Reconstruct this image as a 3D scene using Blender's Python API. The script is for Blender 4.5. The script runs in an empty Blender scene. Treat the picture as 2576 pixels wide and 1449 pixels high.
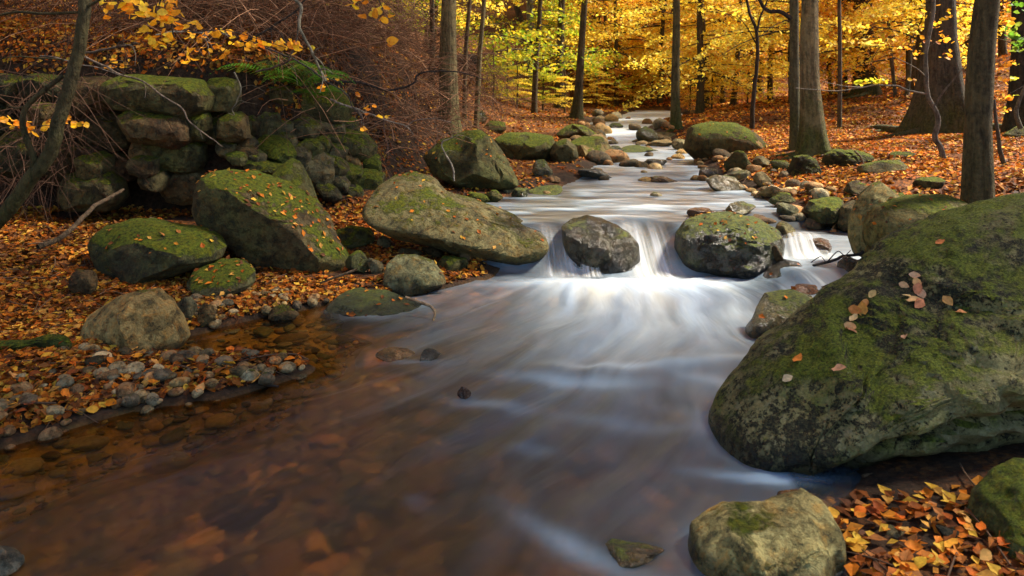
import bpy, bmesh, math, random
import numpy as np
from mathutils import Vector, Matrix, Euler
from mathutils.bvhtree import BVHTree

random.seed(7)
rng = np.random.default_rng(7)
scene = bpy.context.scene
COL = scene.collection

# ------------------------------------------------------------------ camera, sky, sun, exposure
FPX, CX, YH, HC = 1850.0, 1288.0, 230.0, 1.45        # focal length and horizon in a 2576 px wide frame, eye height
cam_d = bpy.data.cameras.new('camera')
cam = bpy.data.objects.new('camera', cam_d)
COL.objects.link(cam)
cam.location = (0, 0, HC)
cam.rotation_euler = (math.radians(90), 0, 0)
cam_d.sensor_width = 36
cam_d.lens = 36 * FPX / 2576
cam_d.shift_y = -(724.5 - YH) / 2576
cam_d.clip_end = 500
cam_d.clip_start = 0.05
cam_d.dof.use_dof = True
cam_d.dof.focus_distance = 5.2
cam_d.dof.aperture_fstop = 5.0
scene.camera = cam

SUN_EL, SUN_AZ = 48.0, 76.0                            # azimuth east of the view direction
world = bpy.data.worlds.new('World')
scene.world = world
world.use_nodes = True
wn = world.node_tree
bg = wn.nodes['Background']
sky = wn.nodes.new('ShaderNodeTexSky')
sky.sky_type = 'NISHITA'
sky.sun_disc = False
sky.sun_elevation = math.radians(SUN_EL)
sky.sun_rotation = math.radians(SUN_AZ)
sky.dust_density = 0.1
sky.ozone_density = 2.0
sky.air_density = 1.0
wn.links.new(sky.outputs[0], bg.inputs[0])
bg.inputs[1].default_value = 0.08

sun_d = bpy.data.lights.new('sun', 'SUN')
sun_d.energy = 5.0
sun_d.angle = math.radians(9)
sun_d.color = (1.0, 0.90, 0.76)
sun = bpy.data.objects.new('sun', sun_d)
COL.objects.link(sun)
_e, _a = math.radians(SUN_EL), math.radians(SUN_AZ)
sdir = Vector((math.sin(_a) * math.cos(_e), math.cos(_a) * math.cos(_e), math.sin(_e)))
sun.rotation_euler = (-sdir).to_track_quat('-Z', 'Y').to_euler()
sun.location = (6, 10, 30)

scene.view_settings.view_transform = 'Standard'
scene.view_settings.look = 'None'
scene.view_settings.exposure = 1.6
scene.view_settings.gamma = 1
scene.view_settings.use_curve_mapping = False
scene.render.engine = 'CYCLES'
scene.cycles.use_denoising = True
scene.cycles.max_bounces = 8
scene.cycles.transparent_max_bounces = 12
scene.cycles.caustics_reflective = False
scene.cycles.sample_clamp_indirect = 6

# ------------------------------------------------------------------ noise
def _hash(ix, iy, iz, seed):
    h = (ix.astype(np.int64) * 374761393 + iy.astype(np.int64) * 668265263 + iz.astype(np.int64) * 2147483647 + seed * 974634533) & 0xFFFFFFFF
    h = ((h ^ (h >> 13)) * 1274126177) & 0xFFFFFFFF
    h = (h ^ (h >> 16)) & 0xFFFFFFFF
    return h.astype(np.float64) / 4294967295.0

def vnoise(p, seed=0):
    p = np.asarray(p, float)
    i = np.floor(p)
    f = p - i
    f = f * f * f * (f * (f * 6 - 15) + 10)
    x, y, z = i[:, 0], i[:, 1], i[:, 2]
    out = 0
    for dx in (0, 1):
        wx = f[:, 0] if dx else 1 - f[:, 0]
        for dy in (0, 1):
            wy = f[:, 1] if dy else 1 - f[:, 1]
            for dz in (0, 1):
                wz = f[:, 2] if dz else 1 - f[:, 2]
                out = out + wx * wy * wz * _hash(x + dx, y + dy, z + dz, seed)
    return out * 2 - 1

def fbm(p, scale=1.0, oct=4, seed=0, gain=0.5):
    p = np.asarray(p, float) * scale
    a, s, t = 1.0, 0, 0
    for o in range(oct):
        s = s + a * vnoise(p * (2.03 ** o) + o * 17.3, seed + o)
        t += a
        a *= gain
    return s / t

def sstep(a, b, x):
    t = np.clip((x - a) / (b - a), 0, 1)
    return t * t * (3 - 2 * t)

# ------------------------------------------------------------------ pixels of the 2576 x 1449 view -> points in the place
def at(X, Y, d):
    return np.array([(X - CX) / FPX * d, d, HC - (Y - YH) / FPX * d])

# ------------------------------------------------------------------ terrain
LEFT_EDGE = [(-4.2, 0.6), (-3.3, 1.6), (-2.6, 2.4), (-2.07, 2.98), (-1.77, 3.31), (-1.3, 3.5), (-1.0, 3.82), (-1.15, 4.0), (-1.9, 4.04), (-2.0, 4.25),
             (-1.7, 4.6), (-1.25, 5.0), (-.55, 5.32), (-.1, 5.8), (0.0, 6.2), (0.0, 6.8), (-.2, 7.3), (-.1, 7.7), (.5, 8.3), (.88, 9.2), (1.3, 10.8), (1.62, 13), (1.75, 15.7),
             (1.9, 18.3), (2.5, 20.0), (3.1, 21.5), (3.7, 23.5), (4.3, 25.5)]
RIGHT_EDGE = [(0.8, 0.6), (0.85, 1.6), (1.05, 2.5), (1.5, 3.0), (2.1, 3.6), (2.3, 4.6), (2.45, 5.3), (2.85, 5.7), (2.95, 6.3), (2.6, 6.7), (2.55, 7.3), (2.65, 8.2), (2.5, 9.2), (2.75, 10.8), (3.0, 13), (3.0, 15.7),
              (3.15, 17.2), (3.7, 18.6), (4.5, 20.0), (5.1, 21.6), (5.4, 23.5), (5.3, 25.6)]
POLY = np.array(LEFT_EDGE + RIGHT_EDGE[::-1], float)
_ly = np.array([p[1] for p in LEFT_EDGE]); _lx = np.array([p[0] for p in LEFT_EDGE])
_ry = np.array([p[1] for p in RIGHT_EDGE]); _rx = np.array([p[0] for p in RIGHT_EDGE])

def shore_distance(x, y):
    """distance to the waterline, negative over the stream"""
    x = np.asarray(x, float); y = np.asarray(y, float)
    best = np.full(x.shape, 1e9)
    inside = np.zeros(x.shape, bool)
    n = len(POLY)
    for i in range(n):
        a, b = POLY[i], POLY[(i + 1) % n]
        e = b - a
        t = np.clip(((x - a[0]) * e[0] + (y - a[1]) * e[1]) / (e @ e), 0, 1)
        dd = np.hypot(x - a[0] - t * e[0], y - a[1] - t * e[1])
        best = np.minimum(best, dd)
        c = (a[1] > y) != (b[1] > y)
        if abs(e[1]) > 1e-9:
            xi = a[0] + (y - a[1]) / e[1] * e[0]
            inside ^= c & (x < xi)
    return np.where(inside, -best, best)

def water_level(x, y):
    x = np.asarray(x, float); y = np.asarray(y, float)
    lip = np.where(x < 1.9, 1, 0)
    m = sstep(1.75, 2.15, x)
    main = 0.34 * sstep(0, 1, (y - 5.74) / (.40 + .40 * np.exp(-((x - 1.12) / .22) ** 2) + .2 * np.exp(-((x - .4) / .16) ** 2) + .05 * np.sin(x * 9)))
    side = 0.12 * sstep(5.25, 5.5, y) + 0.12 * sstep(5.9, 6.15, y) + 0.10 * sstep(6.4, 6.7, y)
    z = main * (1 - m) + side * m
    z = z + 0.02 * sstep(7.5, 8.6, y) + 0.05 * sstep(8.9, 9.5, y) + 0.06 * sstep(11.2, 12.2, y) + 0.09 * sstep(13.5, 15.5, y) + 0.12 * sstep(16, 19.5, y) + 0.02 * np.clip(y - 19.5, 0, 30)
    return z

FOOT = np.array([(-14, 5.9), (-8, 6.3), (-4.5, 6.75), (-2.6, 6.85), (-1.9, 7.2), (-1.35, 7.9), (-1.0, 8.7), (-.55, 10.2), (-.2, 12), (.2, 15), (.4, 20), (1.5, 24)])

def embank(x, y):
    """distance behind the foot of the left embankment (positive behind it)"""
    x = np.asarray(x, float); y = np.asarray(y, float)
    best = np.full(x.shape, 1e9); sgn = np.ones(x.shape)
    for a, b in zip(FOOT[:-1], FOOT[1:]):
        e = b - a
        t = np.clip(((x - a[0]) * e[0] + (y - a[1]) * e[1]) / (e @ e), 0, 1)
        dx, dy = x - a[0] - t * e[0], y - a[1] - t * e[1]
        dd = np.hypot(dx, dy)
        cr = e[0] * dy - e[1] * dx
        sgn = np.where(dd < best, np.sign(cr), sgn)
        best = np.minimum(best, dd)
    return best * sgn

def ground(x, y, detail=True):
    x = np.asarray(x, float); y = np.asarray(y, float)
    sd = shore_distance(x, y)
    wl = water_level(x, y)
    xm = 0.5 * (np.interp(y, _ly, _lx) + np.interp(y, _ry, _rx))
    left = x < xm
    out = np.clip(sd, 0, None)
    # left bank
    e = embank(x, y)
    wdt = 0.35 + 1.5 * sstep(-2.7, -1.2, x) + 1.5 * sstep(10, 16, y)
    rise = np.where(e > 0, (1.22 - 0.35 * sstep(9, 16, y)) * sstep(0, 1, e / wdt) + 0.17 * np.clip(e - 0.4, 0, 60) , 0)
    hl = 0.02 + 0.05 * sstep(0, .25, out) + 0.035 * np.clip(out, 0, 1) + 0.105 * np.clip(out - 1, 0, 2.2) + 0.03 * np.clip(out - 3.2, 0, 30) + rise
    # right bank
    hr = 0.02 + 0.13 * (1 - np.exp(-out / 0.35)) + 0.075 * out + 0.17 * np.clip(out - 5.0, 0, 40) * (1 - .75 * sstep(17, 24, y)) + 0.012 * np.clip(y - 13, 0, 7) * np.clip(out - 1, 0, 8) * (1 - .8 * sstep(19, 26, y))
    hr = np.where((y < 5) & (x > 3.2), hr + 0.25 * np.clip(x - 3.2, 0, 3), hr)
    wl_land = np.where(left & (sd > 0), wl - .34 * sstep(5.78, 6.12, y) + .34 * sstep(6.7, 7.5, y), wl)
    hr = np.where(y < 4.8, hr * (.35 + .65 * sstep(4.0, 4.8, y)), hr)
    land = np.where(left, hl, hr) + 0.14 * np.clip(y - 27, 0, 60)
    dep = np.where(y < 5.9, 0.34, 0.16)
    bed = -(0.015 + dep * (1 - np.exp(-np.clip(-sd, 0, None) / (0.55 + 0.5 * (x < -0.5)))))
    z = np.where(sd > 0, wl_land + land, wl + bed)
    if detail:
        p = np.stack([x.ravel(), y.ravel(), 0 * x.ravel()], 1)
        amp = np.where(sd > 0, 0.035, 0.03) * np.clip(np.abs(sd) * 3, 0.25, 1)
        z = z + (fbm(p, 1.6, 4, 3).reshape(x.shape)) * amp + fbm(p, .35, 3, 9).reshape(x.shape) * 0.12 * np.clip(sd - .8, 0, 1)
    return z

def gz(x, y):
    return float(ground(np.array([x]), np.array([y]))[0])

_dm = np.concatenate([np.arange(1.6, 12, .03), np.arange(12, 70, .15)])
def hit(X, Y):
    """where the view ray through a pixel first meets ground or water"""
    x = (X - CX) / FPX * _dm; z = HC - (Y - YH) / FPX * _dm
    h = np.maximum(ground(x, _dm), np.where(shore_distance(x, _dm) < 0, water_level(x, _dm), -9))
    k = np.argmax(z < h)
    if not (z < h).any():
        k = len(_dm) - 1
    return np.array([x[k], _dm[k], h[k]])

# ------------------------------------------------------------------ mesh helpers
def mesh_np(name, verts, faces, mat=None, smooth=True, cols=None, attrs=None, sharp=0):
    verts = np.asarray(verts, np.float32); faces = np.asarray(faces, np.int32)
    me = bpy.data.meshes.new(name)
    k = faces.shape[1]
    me.vertices.add(len(verts)); me.vertices.foreach_set('co', verts.ravel())
    me.loops.add(faces.size); me.loops.foreach_set('vertex_index', faces.ravel())
    me.polygons.add(len(faces)); me.polygons.foreach_set('loop_start', np.arange(0, faces.size, k, dtype=np.int32))
    me.update(calc_edges=True)
    me.polygons.foreach_set('use_smooth', np.full(len(faces), smooth, dtype=bool))
    if cols is not None:
        a = me.attributes.new('col', 'FLOAT_COLOR', 'POINT')
        c = np.ones((len(verts), 4), np.float32); c[:, :3] = cols
        a.data.foreach_set('color', c.ravel())
    for nm, v in (attrs or {}).items():
        v = np.asarray(v, np.float32)
        if v.ndim == 1:
            a = me.attributes.new(nm, 'FLOAT', 'POINT'); a.data.foreach_set('value', v)
        else:
            a = me.attributes.new(nm, 'FLOAT_VECTOR', 'POINT'); a.data.foreach_set('vector', v.ravel())
    if mat:
        me.materials.append(mat)
    if sharp: me.set_sharp_from_angle(angle=math.radians(sharp))
    return me

def link(name, data, parent=None, loc=(0, 0, 0), label=None, cat=None, group=None, kind=None, color=None):
    o = bpy.data.objects.new(name, data)
    COL.objects.link(o)
    o.location = loc
    if parent is not None:
        o.parent = parent
    if label: o['label'] = label
    if cat: o['category'] = cat
    if group: o['group'] = group
    if kind: o['kind'] = kind
    if color is not None: o.color = color
    return o

_ico = {}
def ico(sub):
    if sub not in _ico:
        bm = bmesh.new()
        bmesh.ops.create_icosphere(bm, subdivisions=sub, radius=1)
        v = np.array([w.co[:] for w in bm.verts]); f = np.array([[w.index for w in t.verts] for t in bm.faces])
        bm.free()
        _ico[sub] = (v / np.linalg.norm(v, axis=1)[:, None], f)
    return _ico[sub]

def tube(pts, rad, sides=6, cap=True):
    pts = np.asarray(pts, float); rad = np.broadcast_to(np.asarray(rad, float), (len(pts),))
    tan = np.gradient(pts, axis=0); tan /= np.linalg.norm(tan, axis=1)[:, None] + 1e-9
    ref = np.array([0.31, 0.87, 0.38]) if abs(tan[0][2]) > .6 else np.array([0, 0, 1.0])
    u = np.cross(tan, ref); u /= np.linalg.norm(u, axis=1)[:, None] + 1e-9
    w = np.cross(tan, u)
    a = np.arange(sides) / sides * 2 * math.pi
    v = pts[:, None, :] + rad[:, None, None] * (np.cos(a)[None, :, None] * u[:, None, :] + np.sin(a)[None, :, None] * w[:, None, :])
    n = len(pts)
    v = v.reshape(-1, 3)
    i = np.arange(n - 1)[:, None] * sides; j = np.arange(sides)[None, :]; j2 = (j + 1) % sides
    f = np.stack([i + j, i + j2, i + sides + j2, i + sides + j], -1).reshape(-1, 4)
    return v, f

def join(parts):
    vs, fs, o = [], [], 0
    for v, f in parts:
        vs.append(v); fs.append(f + o); o += len(v)
    return np.concatenate(vs), np.concatenate(fs)

def spline(pts, n=8):
    """Catmull-Rom through the given points"""
    p = np.asarray(pts, float)
    p = np.vstack([2 * p[0] - p[1], p, 2 * p[-1] - p[-2]])
    out = []
    for i in range(1, len(p) - 2):
        t = np.linspace(0, 1, n, endpoint=False)[:, None]
        out.append(.5 * (2 * p[i] + (p[i + 1] - p[i - 1]) * t + (2 * p[i - 1] - 5 * p[i] + 4 * p[i + 1] - p[i + 2]) * t ** 2 + (3 * p[i] - p[i - 1] - 3 * p[i + 1] + p[i + 2]) * t ** 3))
    out.append(p[-2][None])
    return np.vstack(out)

# ------------------------------------------------------------------ materials
class NT:
    def __init__(s, name):
        s.m = bpy.data.materials.new(name); s.m.use_nodes = True
        s.t = s.m.node_tree; s.t.nodes.clear()
        s.out = s.t.nodes.new('ShaderNodeOutputMaterial')
    def n(s, kind, **kw):
        nd = s.t.nodes.new(kind)
        ins = kw.pop('ins', {})
        for k, v in kw.items(): setattr(nd, k, v)
        for k, v in ins.items():
            s.put(nd.inputs[k], v)
        return nd
    def put(s, sock, v):
        if isinstance(v, bpy.types.NodeSocket): s.t.links.new(v, sock)
        elif isinstance(v, tuple) and len(v) == 3 and sock.type == 'RGBA': sock.default_value = (*v, 1)
        else: sock.default_value = v
    def math(s, op, a, b=None, c=None, clamp=False):
        nd = s.n('ShaderNodeMath', operation=op, use_clamp=clamp)
        for i, v in enumerate((a, b, c)):
            if v is not None: s.put(nd.inputs[i], v)
        return nd.outputs[0]
    def noise(s, vec, scale, detail=4, rough=.5, dist=0):
        return s.n('ShaderNodeTexNoise', ins={'Vector': vec, 'Scale': scale, 'Detail': detail, 'Roughness': rough, 'Distortion': dist}).outputs[0]
    def mix(s, f, a, b, blend='MIX'):
        nd = s.n('ShaderNodeMix', data_type='RGBA', blend_type=blend)
        s.put(nd.inputs[0], f); s.put(nd.inputs[6], a); s.put(nd.inputs[7], b)
        return nd.outputs[2]
    def rng(s, v, a, b, c=0.0, d=1.0, smooth=False):
        nd = s.n('ShaderNodeMapRange', ins={0: v, 1: a, 2: b, 3: c, 4: d})
        if smooth: nd.interpolation_type = 'SMOOTHSTEP'
        return nd.outputs[0]
    def bump(s, h, strength, dist, normal=None):
        nd = s.n('ShaderNodeBump', ins={'Height': h, 'Strength': strength, 'Distance': dist})
        if normal is not None: s.put(nd.inputs['Normal'], normal)
        return nd.outputs[0]
    def surf(s, sh): s.t.links.new(sh, s.out.inputs[0])

def mat_rock(name, wet=False):
    t = NT(name)
    pos = t.n('ShaderNodeNewGeometry')
    P = pos.outputs['Position']
    oi = t.n('ShaderNodeObjectInfo')
    tint, moss = oi.outputs['Color'], oi.outputs['Alpha']
    rnd = oi.outputs['Random']
    off = t.n('ShaderNodeVectorMath', operation='ADD'); t.put(off.inputs[0], P)
    cmb = t.n('ShaderNodeCombineXYZ', ins={0: t.math('MULTIPLY', rnd, 9.0), 1: t.math('MULTIPLY', rnd, 5.0)})
    t.put(off.inputs[1], cmb.outputs[0])
    V = off.outputs[0]
    nz = t.n('ShaderNodeSeparateXYZ', ins={0: pos.outputs['Normal']}).outputs[2]
    n1 = t.noise(V, 3.2, 5, .6)
    n2 = t.noise(V, 17, 7, .65, .6)
    n3 = t.noise(V, 75, 4, .7)
    n4 = t.noise(V, 13, 9, .78, .25)
    b = t.mix(1.0, t.mix(1.0, tint, (.68, .61, .41), 'MULTIPLY'), t.rng(n1, .3, .7, .55, 1.45), 'MULTIPLY')
    b = t.mix(1.0, b, t.rng(n3, .3, .7, .65, 1.4), 'MULTIPLY')
    warm = t.mix(t.rng(n2, .5, .68), b, t.mix(1.0, b, (1.35, .95, .6), 'MULTIPLY'))
    algae = t.mix(t.math('MULTIPLY', t.rng(n1, .42, .6), t.math('MULTIPLY', moss, .75)), warm, t.mix(1.0, (.075, .09, .022), t.rng(n3, .3, .7, .6, 1.5), 'MULTIPLY'))
    dark = t.mix(t.math('MULTIPLY', t.rng(n4, .555, .6), .75), algae, (.018, .018, .012))
    pale = t.mix(t.math('MULTIPLY', t.rng(t.noise(V, 11, 8, .8, .3), .64, .67), .55), dark, (.24, .25, .17))
    mraw = t.math('ADD', t.math('MULTIPLY', nz, 1.1), t.math('MULTIPLY', t.math('SUBTRACT', n1, .5), 1.5))
    mraw = t.math('ADD', mraw, t.math('MULTIPLY', t.math('SUBTRACT', n2, .5), .9))
    mraw = t.math('ADD', mraw, t.math('MULTIPLY', moss, 1.0))
    mm = t.rng(mraw, 1.2, 1.42, smooth=True)
    mcol = t.mix(t.rng(t.noise(V, 42, 6, .7), .33, .68), (.016, .026, .004), (.17, .22, .012))
    mcol = t.mix(t.rng(n2, .45, .7), mcol, t.mix(1.0, mcol, (1.5, 1.05, .6), 'MULTIPLY'))
    col = t.mix(mm, pale, mcol)
    wv = t.n('ShaderNodeAttribute', attribute_name='wet').outputs['Fac']
    col = t.mix(t.math('MULTIPLY', wv, .72), col, (.012, .010, .007))
    h = t.math('ADD', t.math('MULTIPLY', n2, .7), t.math('MULTIPLY', n3, .25))
    h = t.math('ADD', h, t.math('MULTIPLY', t.rng(n4, .5, .6), .35))
    h = t.math('ADD', h, t.math('MULTIPLY', mm, t.math('ADD', .5, t.math('MULTIPLY', t.noise(V, 120, 3, .8), 1.1))))
    bp = t.bump(h, .9, .035)
    p = t.n('ShaderNodeBsdfPrincipled', ins={'Base Color': col, 'Normal': bp, 'Roughness': .32 if wet else .85, 'Specular IOR Level': .5 if wet else .2})
    if wet:
        t.put(p.inputs['Roughness'], t.math('MULTIPLY', t.rng(mm, 0, 1, .24, .8), t.rng(wv, 0, 1, 1, .5)))
    else:
        t.put(p.inputs['Roughness'], t.rng(wv, 0, 1, .85, .25))
    t.surf(p.outputs[0])
    return t.m

def mat_lichen_rock(name):
    t = NT(name)
    g = t.n('ShaderNodeNewGeometry'); P = g.outputs['Position']
    oi = t.n('ShaderNodeObjectInfo')
    nz = t.n('ShaderNodeSeparateXYZ', ins={0: g.outputs['Normal']}).outputs[2]
    n1 = t.noise(P, 2.6, 5, .6); n2 = t.noise(P, 16, 7, .7, .3); n3 = t.noise(P, 90, 4, .7); n5 = t.noise(P, 1.5, 3, .55)
    b = t.mix(1.0, oi.outputs['Color'], t.rng(n1, .3, .7, .5, 1.5), 'MULTIPLY')
    b = t.mix(1.0, b, t.rng(n3, .3, .7, .6, 1.45), 'MULTIPLY')
    b = t.mix(t.rng(n2, .5, .66, 0, .7), b, (.25, .235, .13))
    b = t.mix(t.math('MULTIPLY', t.rng(t.noise(P, 4, 6, .7), .5, .62), .8), b, t.mix(1.0, (.10, .108, .016), t.rng(n3, .3, .7, .5, 1.6), 'MULTIPLY'))
    fl = t.noise(P, 21, 9, .82, .2)
    reg = t.math('ADD', t.math('MULTIPLY', t.math('SUBTRACT', n5, .5), 1.5), t.math('MULTIPLY', nz, .16))
    fm = t.rng(t.math('ADD', fl, t.math('MULTIPLY', reg, .42)), .545, .575)
    sp = t.n('ShaderNodeTexVoronoi', ins={'Vector': P, 'Scale': 34.0}).outputs['Distance']
    spots = t.math('MULTIPLY', t.rng(t.math('ADD', sp, t.math('MULTIPLY', t.math('SUBTRACT', n2, .5), .5)), .2, .16), t.rng(nz, .3, .6))
    dk = t.math('MAXIMUM', fm, t.math('MULTIPLY', spots, .9))
    c = t.mix(dk, b, t.mix(t.rng(n3, .45, .65), (.012, .013, .008), (.075, .07, .03)))
    mo = t.rng(t.math('ADD', t.math('MULTIPLY', nz, .5), t.math('ADD', t.math('MULTIPLY', t.noise(P, 3.1, 6, .65), 1.3), t.math('MULTIPLY', n2, .4))), 1.2, 1.34)
    c = t.mix(t.math('MULTIPLY', mo, .85), c, t.mix(t.rng(n3, .35, .65), (.035, .05, .006), (.21, .26, .018)))
    h = t.math('ADD', t.math('MULTIPLY', n2, .5), t.math('ADD', t.math('MULTIPLY', dk, .5), t.math('MULTIPLY', n3, .25)))
    h = t.math('ADD', h, t.math('MULTIPLY', mo, t.math('MULTIPLY', n3, .9)))
    wv = t.n('ShaderNodeAttribute', attribute_name='wet').outputs['Fac']
    c = t.mix(t.math('MULTIPLY', wv, .75), c, (.012, .010, .007))
    p = t.n('ShaderNodeBsdfPrincipled', ins={'Base Color': c, 'Roughness': t.rng(wv, 0, 1, .85, .25), 'Specular IOR Level': .2, 'Normal': t.bump(h, .9, .03)})
    t.surf(p.outputs[0])
    return t.m

def mat_bark(name):
    t = NT(name)
    tc = t.n('ShaderNodeTexCoord')
    oi = t.n('ShaderNodeObjectInfo')
    g = t.n('ShaderNodeNewGeometry')
    mp = t.n('ShaderNodeMapping', ins={'Vector': g.outputs['Position'], 'Scale': (1, 1, .16)})
    n1 = t.noise(mp.outputs[0], 26, 6, .65, .4)
    n2 = t.noise(g.outputs['Position'], 5, 4, .6)
    n3 = t.noise(g.outputs['Position'], 30, 6, .7)
    col = t.mix(1.0, oi.outputs['Color'], t.rng(n1, .3, .7, .35, 1.7), 'MULTIPLY')
    col = t.mix(1.0, col, t.rng(n3, .3, .7, .6, 1.5), 'MULTIPLY')
    col = t.mix(t.math('MULTIPLY', t.rng(n2, .52, .62), .5), col, t.mix(1.0, oi.outputs['Color'], (1.9, 1.9, 1.7), 'MULTIPLY'))
    z = t.n('ShaderNodeSeparateXYZ', ins={0: tc.outputs['Object']}).outputs[2]
    ms = t.math('MULTIPLY', t.rng(t.math('ADD', z, t.math('MULTIPLY', t.math('SUBTRACT', n2, .5), 1.6)), .0, .85, 1, 0), oi.outputs['Alpha'])
    col = t.mix(ms, col, t.mix(t.rng(n3, .35, .65), (.02, .028, .005), (.10, .12, .012)))
    h = t.math('ADD', n1, t.math('MULTIPLY', n3, .5))
    p = t.n('ShaderNodeBsdfPrincipled', ins={'Base Color': col, 'Roughness': .85, 'Specular IOR Level': .2, 'Normal': t.bump(h, 1.0, .06)})
    t.surf(p.outputs[0])
    return t.m

def mat_leaf(name, trans=.45, rough=.5, spec=.25):
    t = NT(name)
    a = t.n('ShaderNodeAttribute', attribute_name='col')
    oi = t.n('ShaderNodeObjectInfo')
    c = t.mix(1.0, a.outputs['Color'], oi.outputs['Color'], 'MULTIPLY')
    g = t.n('ShaderNodeNewGeometry')
    c = t.mix(1.0, c, t.rng(t.noise(g.outputs['Position'], 60, 3), .3, .7, .75, 1.25), 'MULTIPLY')
    p = t.n('ShaderNodeBsdfPrincipled', ins={'Base Color': c, 'Roughness': rough, 'Specular IOR Level': spec})
    tr = t.n('ShaderNodeBsdfTranslucent', ins={'Color': c})
    mx = t.n('ShaderNodeMixShader', ins={0: trans, 1: p.outputs[0], 2: tr.outputs[0]})
    t.surf(mx.outputs[0])
    return t.m

def mat_ground():
    t = NT('forest_floor')
    g = t.n('ShaderNodeNewGeometry'); P = g.outputs['Position']
    vo = t.n('ShaderNodeTexVoronoi', ins={'Vector': t.mix(.03, P, t.n('ShaderNodeTexNoise', ins={'Vector': P, 'Scale': 18.0}).outputs[1]), 'Scale': 48.0, 'Randomness': 1.0})
    hue = t.n('ShaderNodeSeparateColor', ins={0: vo.outputs['Color']}).outputs[0]
    r = t.n('ShaderNodeValToRGB', ins={0: hue})
    e = r.color_ramp.elements
    e[0].position = 0; e[0].color = (.04, .014, .006, 1)
    e[1].position = 1; e[1].color = (.25, .11, .035, 1)
    for pos, c in ((.3, (.10, .032, .008, 1)), (.6, (.2, .06, .01, 1)), (.8, (.28, .10, .015, 1))):
        k = e.new(pos); k.color = c
    soil = t.mix(t.rng(t.noise(P, 30, 6, .7), .35, .65), (.012, .008, .005), (.05, .03, .017))
    wetf = t.n('ShaderNodeAttribute', attribute_name='leafy').outputs['Fac']
    cov = t.math('MULTIPLY', t.rng(t.math('ADD', t.noise(P, 2.2, 5, .6), t.math('SUBTRACT', wetf, .5)), .5, .75), t.rng(t.noise(P, 40, 4, .6), .4, .6, .25, 1.0))
    col = t.mix(cov, soil, r.outputs[0])
    bedf = t.n('ShaderNodeAttribute', attribute_name='bed').outputs['Fac']
    bedc = t.mix(t.rng(t.noise(P, 7, 5, .6), .35, .65), (.06, .033, .010), (.34, .19, .042))
    col = t.mix(bedf, col, bedc)
    h = t.math('ADD', t.math('MULTIPLY', hue, 1.0), t.noise(P, 25, 5))
    p = t.n('ShaderNodeBsdfPrincipled', ins={'Base Color': col, 'Roughness': .9, 'Specular IOR Level': .15, 'Normal': t.bump(h, .7, .02)})
    t.surf(p.outputs[0])
    return t.m

def mat_water():
    t = NT('stream_water')
    fl = t.n('ShaderNodeAttribute', attribute_name='flow').outputs['Vector']
    foam = t.n('ShaderNodeAttribute', attribute_name='foam').outputs['Fac']
    clear = t.n('ShaderNodeAttribute', attribute_name='still').outputs['Fac']
    s1 = t.noise(fl, 3.2, 3, .5, .5)
    s2 = t.noise(fl, 7.0, 3, .5, .4)
    s3 = t.noise(fl, 2.0, 3, .5, .8)
    h = t.math('ADD', t.math('MULTIPLY', s1, 1.0), t.math('MULTIPLY', s2, .35))
    nrm = t.bump(h, t.rng(clear, 0, 1, .28, .12), .09)
    g = t.n('ShaderNodeNewGeometry')
    # seen through: tannin-brown water
    deep = t.n('ShaderNodeAttribute', attribute_name='deep').outputs['Fac']
    tcol = t.mix(deep, (.90, .73, .36), (.30, .28, .23))
    tr = t.n('ShaderNodeBsdfTransparent', ins={'Color': tcol})
    rf = t.n('ShaderNodeBsdfRefraction', ins={'Color': tcol, 'Roughness': .3, 'IOR': 1.2, 'Normal': nrm})
    body = t.n('ShaderNodeMixShader', ins={0: t.rng(clear, 0, 1, .75, .0), 1: tr.outputs[0], 2: rf.outputs[0]})
    gl = t.n('ShaderNodeBsdfGlossy', ins={'Color': (1, 1, 1), 'Roughness': t.rng(clear, .25, 1, .36, .12), 'Normal': nrm})
    fr = t.n('ShaderNodeFresnel', ins={'IOR': 1.33, 'Normal': nrm})
    m1 = t.n('ShaderNodeMixShader', ins={0: t.math('MULTIPLY', fr.outputs[0], 1.0), 1: body.outputs[0], 2: gl.outputs[0]})
    # silky aerated water, with the sky's blue reflection painted into its diffuse colour
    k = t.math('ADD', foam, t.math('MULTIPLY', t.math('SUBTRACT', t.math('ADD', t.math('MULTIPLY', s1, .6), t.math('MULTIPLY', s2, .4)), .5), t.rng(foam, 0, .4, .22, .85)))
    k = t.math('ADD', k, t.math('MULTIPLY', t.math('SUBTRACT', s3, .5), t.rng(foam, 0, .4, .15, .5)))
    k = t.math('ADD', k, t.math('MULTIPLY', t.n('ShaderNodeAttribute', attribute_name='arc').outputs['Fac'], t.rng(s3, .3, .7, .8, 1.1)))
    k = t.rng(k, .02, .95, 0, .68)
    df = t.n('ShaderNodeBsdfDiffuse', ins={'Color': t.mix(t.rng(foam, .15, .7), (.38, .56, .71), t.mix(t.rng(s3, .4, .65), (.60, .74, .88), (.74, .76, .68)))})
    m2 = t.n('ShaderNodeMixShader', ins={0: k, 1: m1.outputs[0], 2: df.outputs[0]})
    t.surf(m2.outputs[0])
    return t.m

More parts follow.
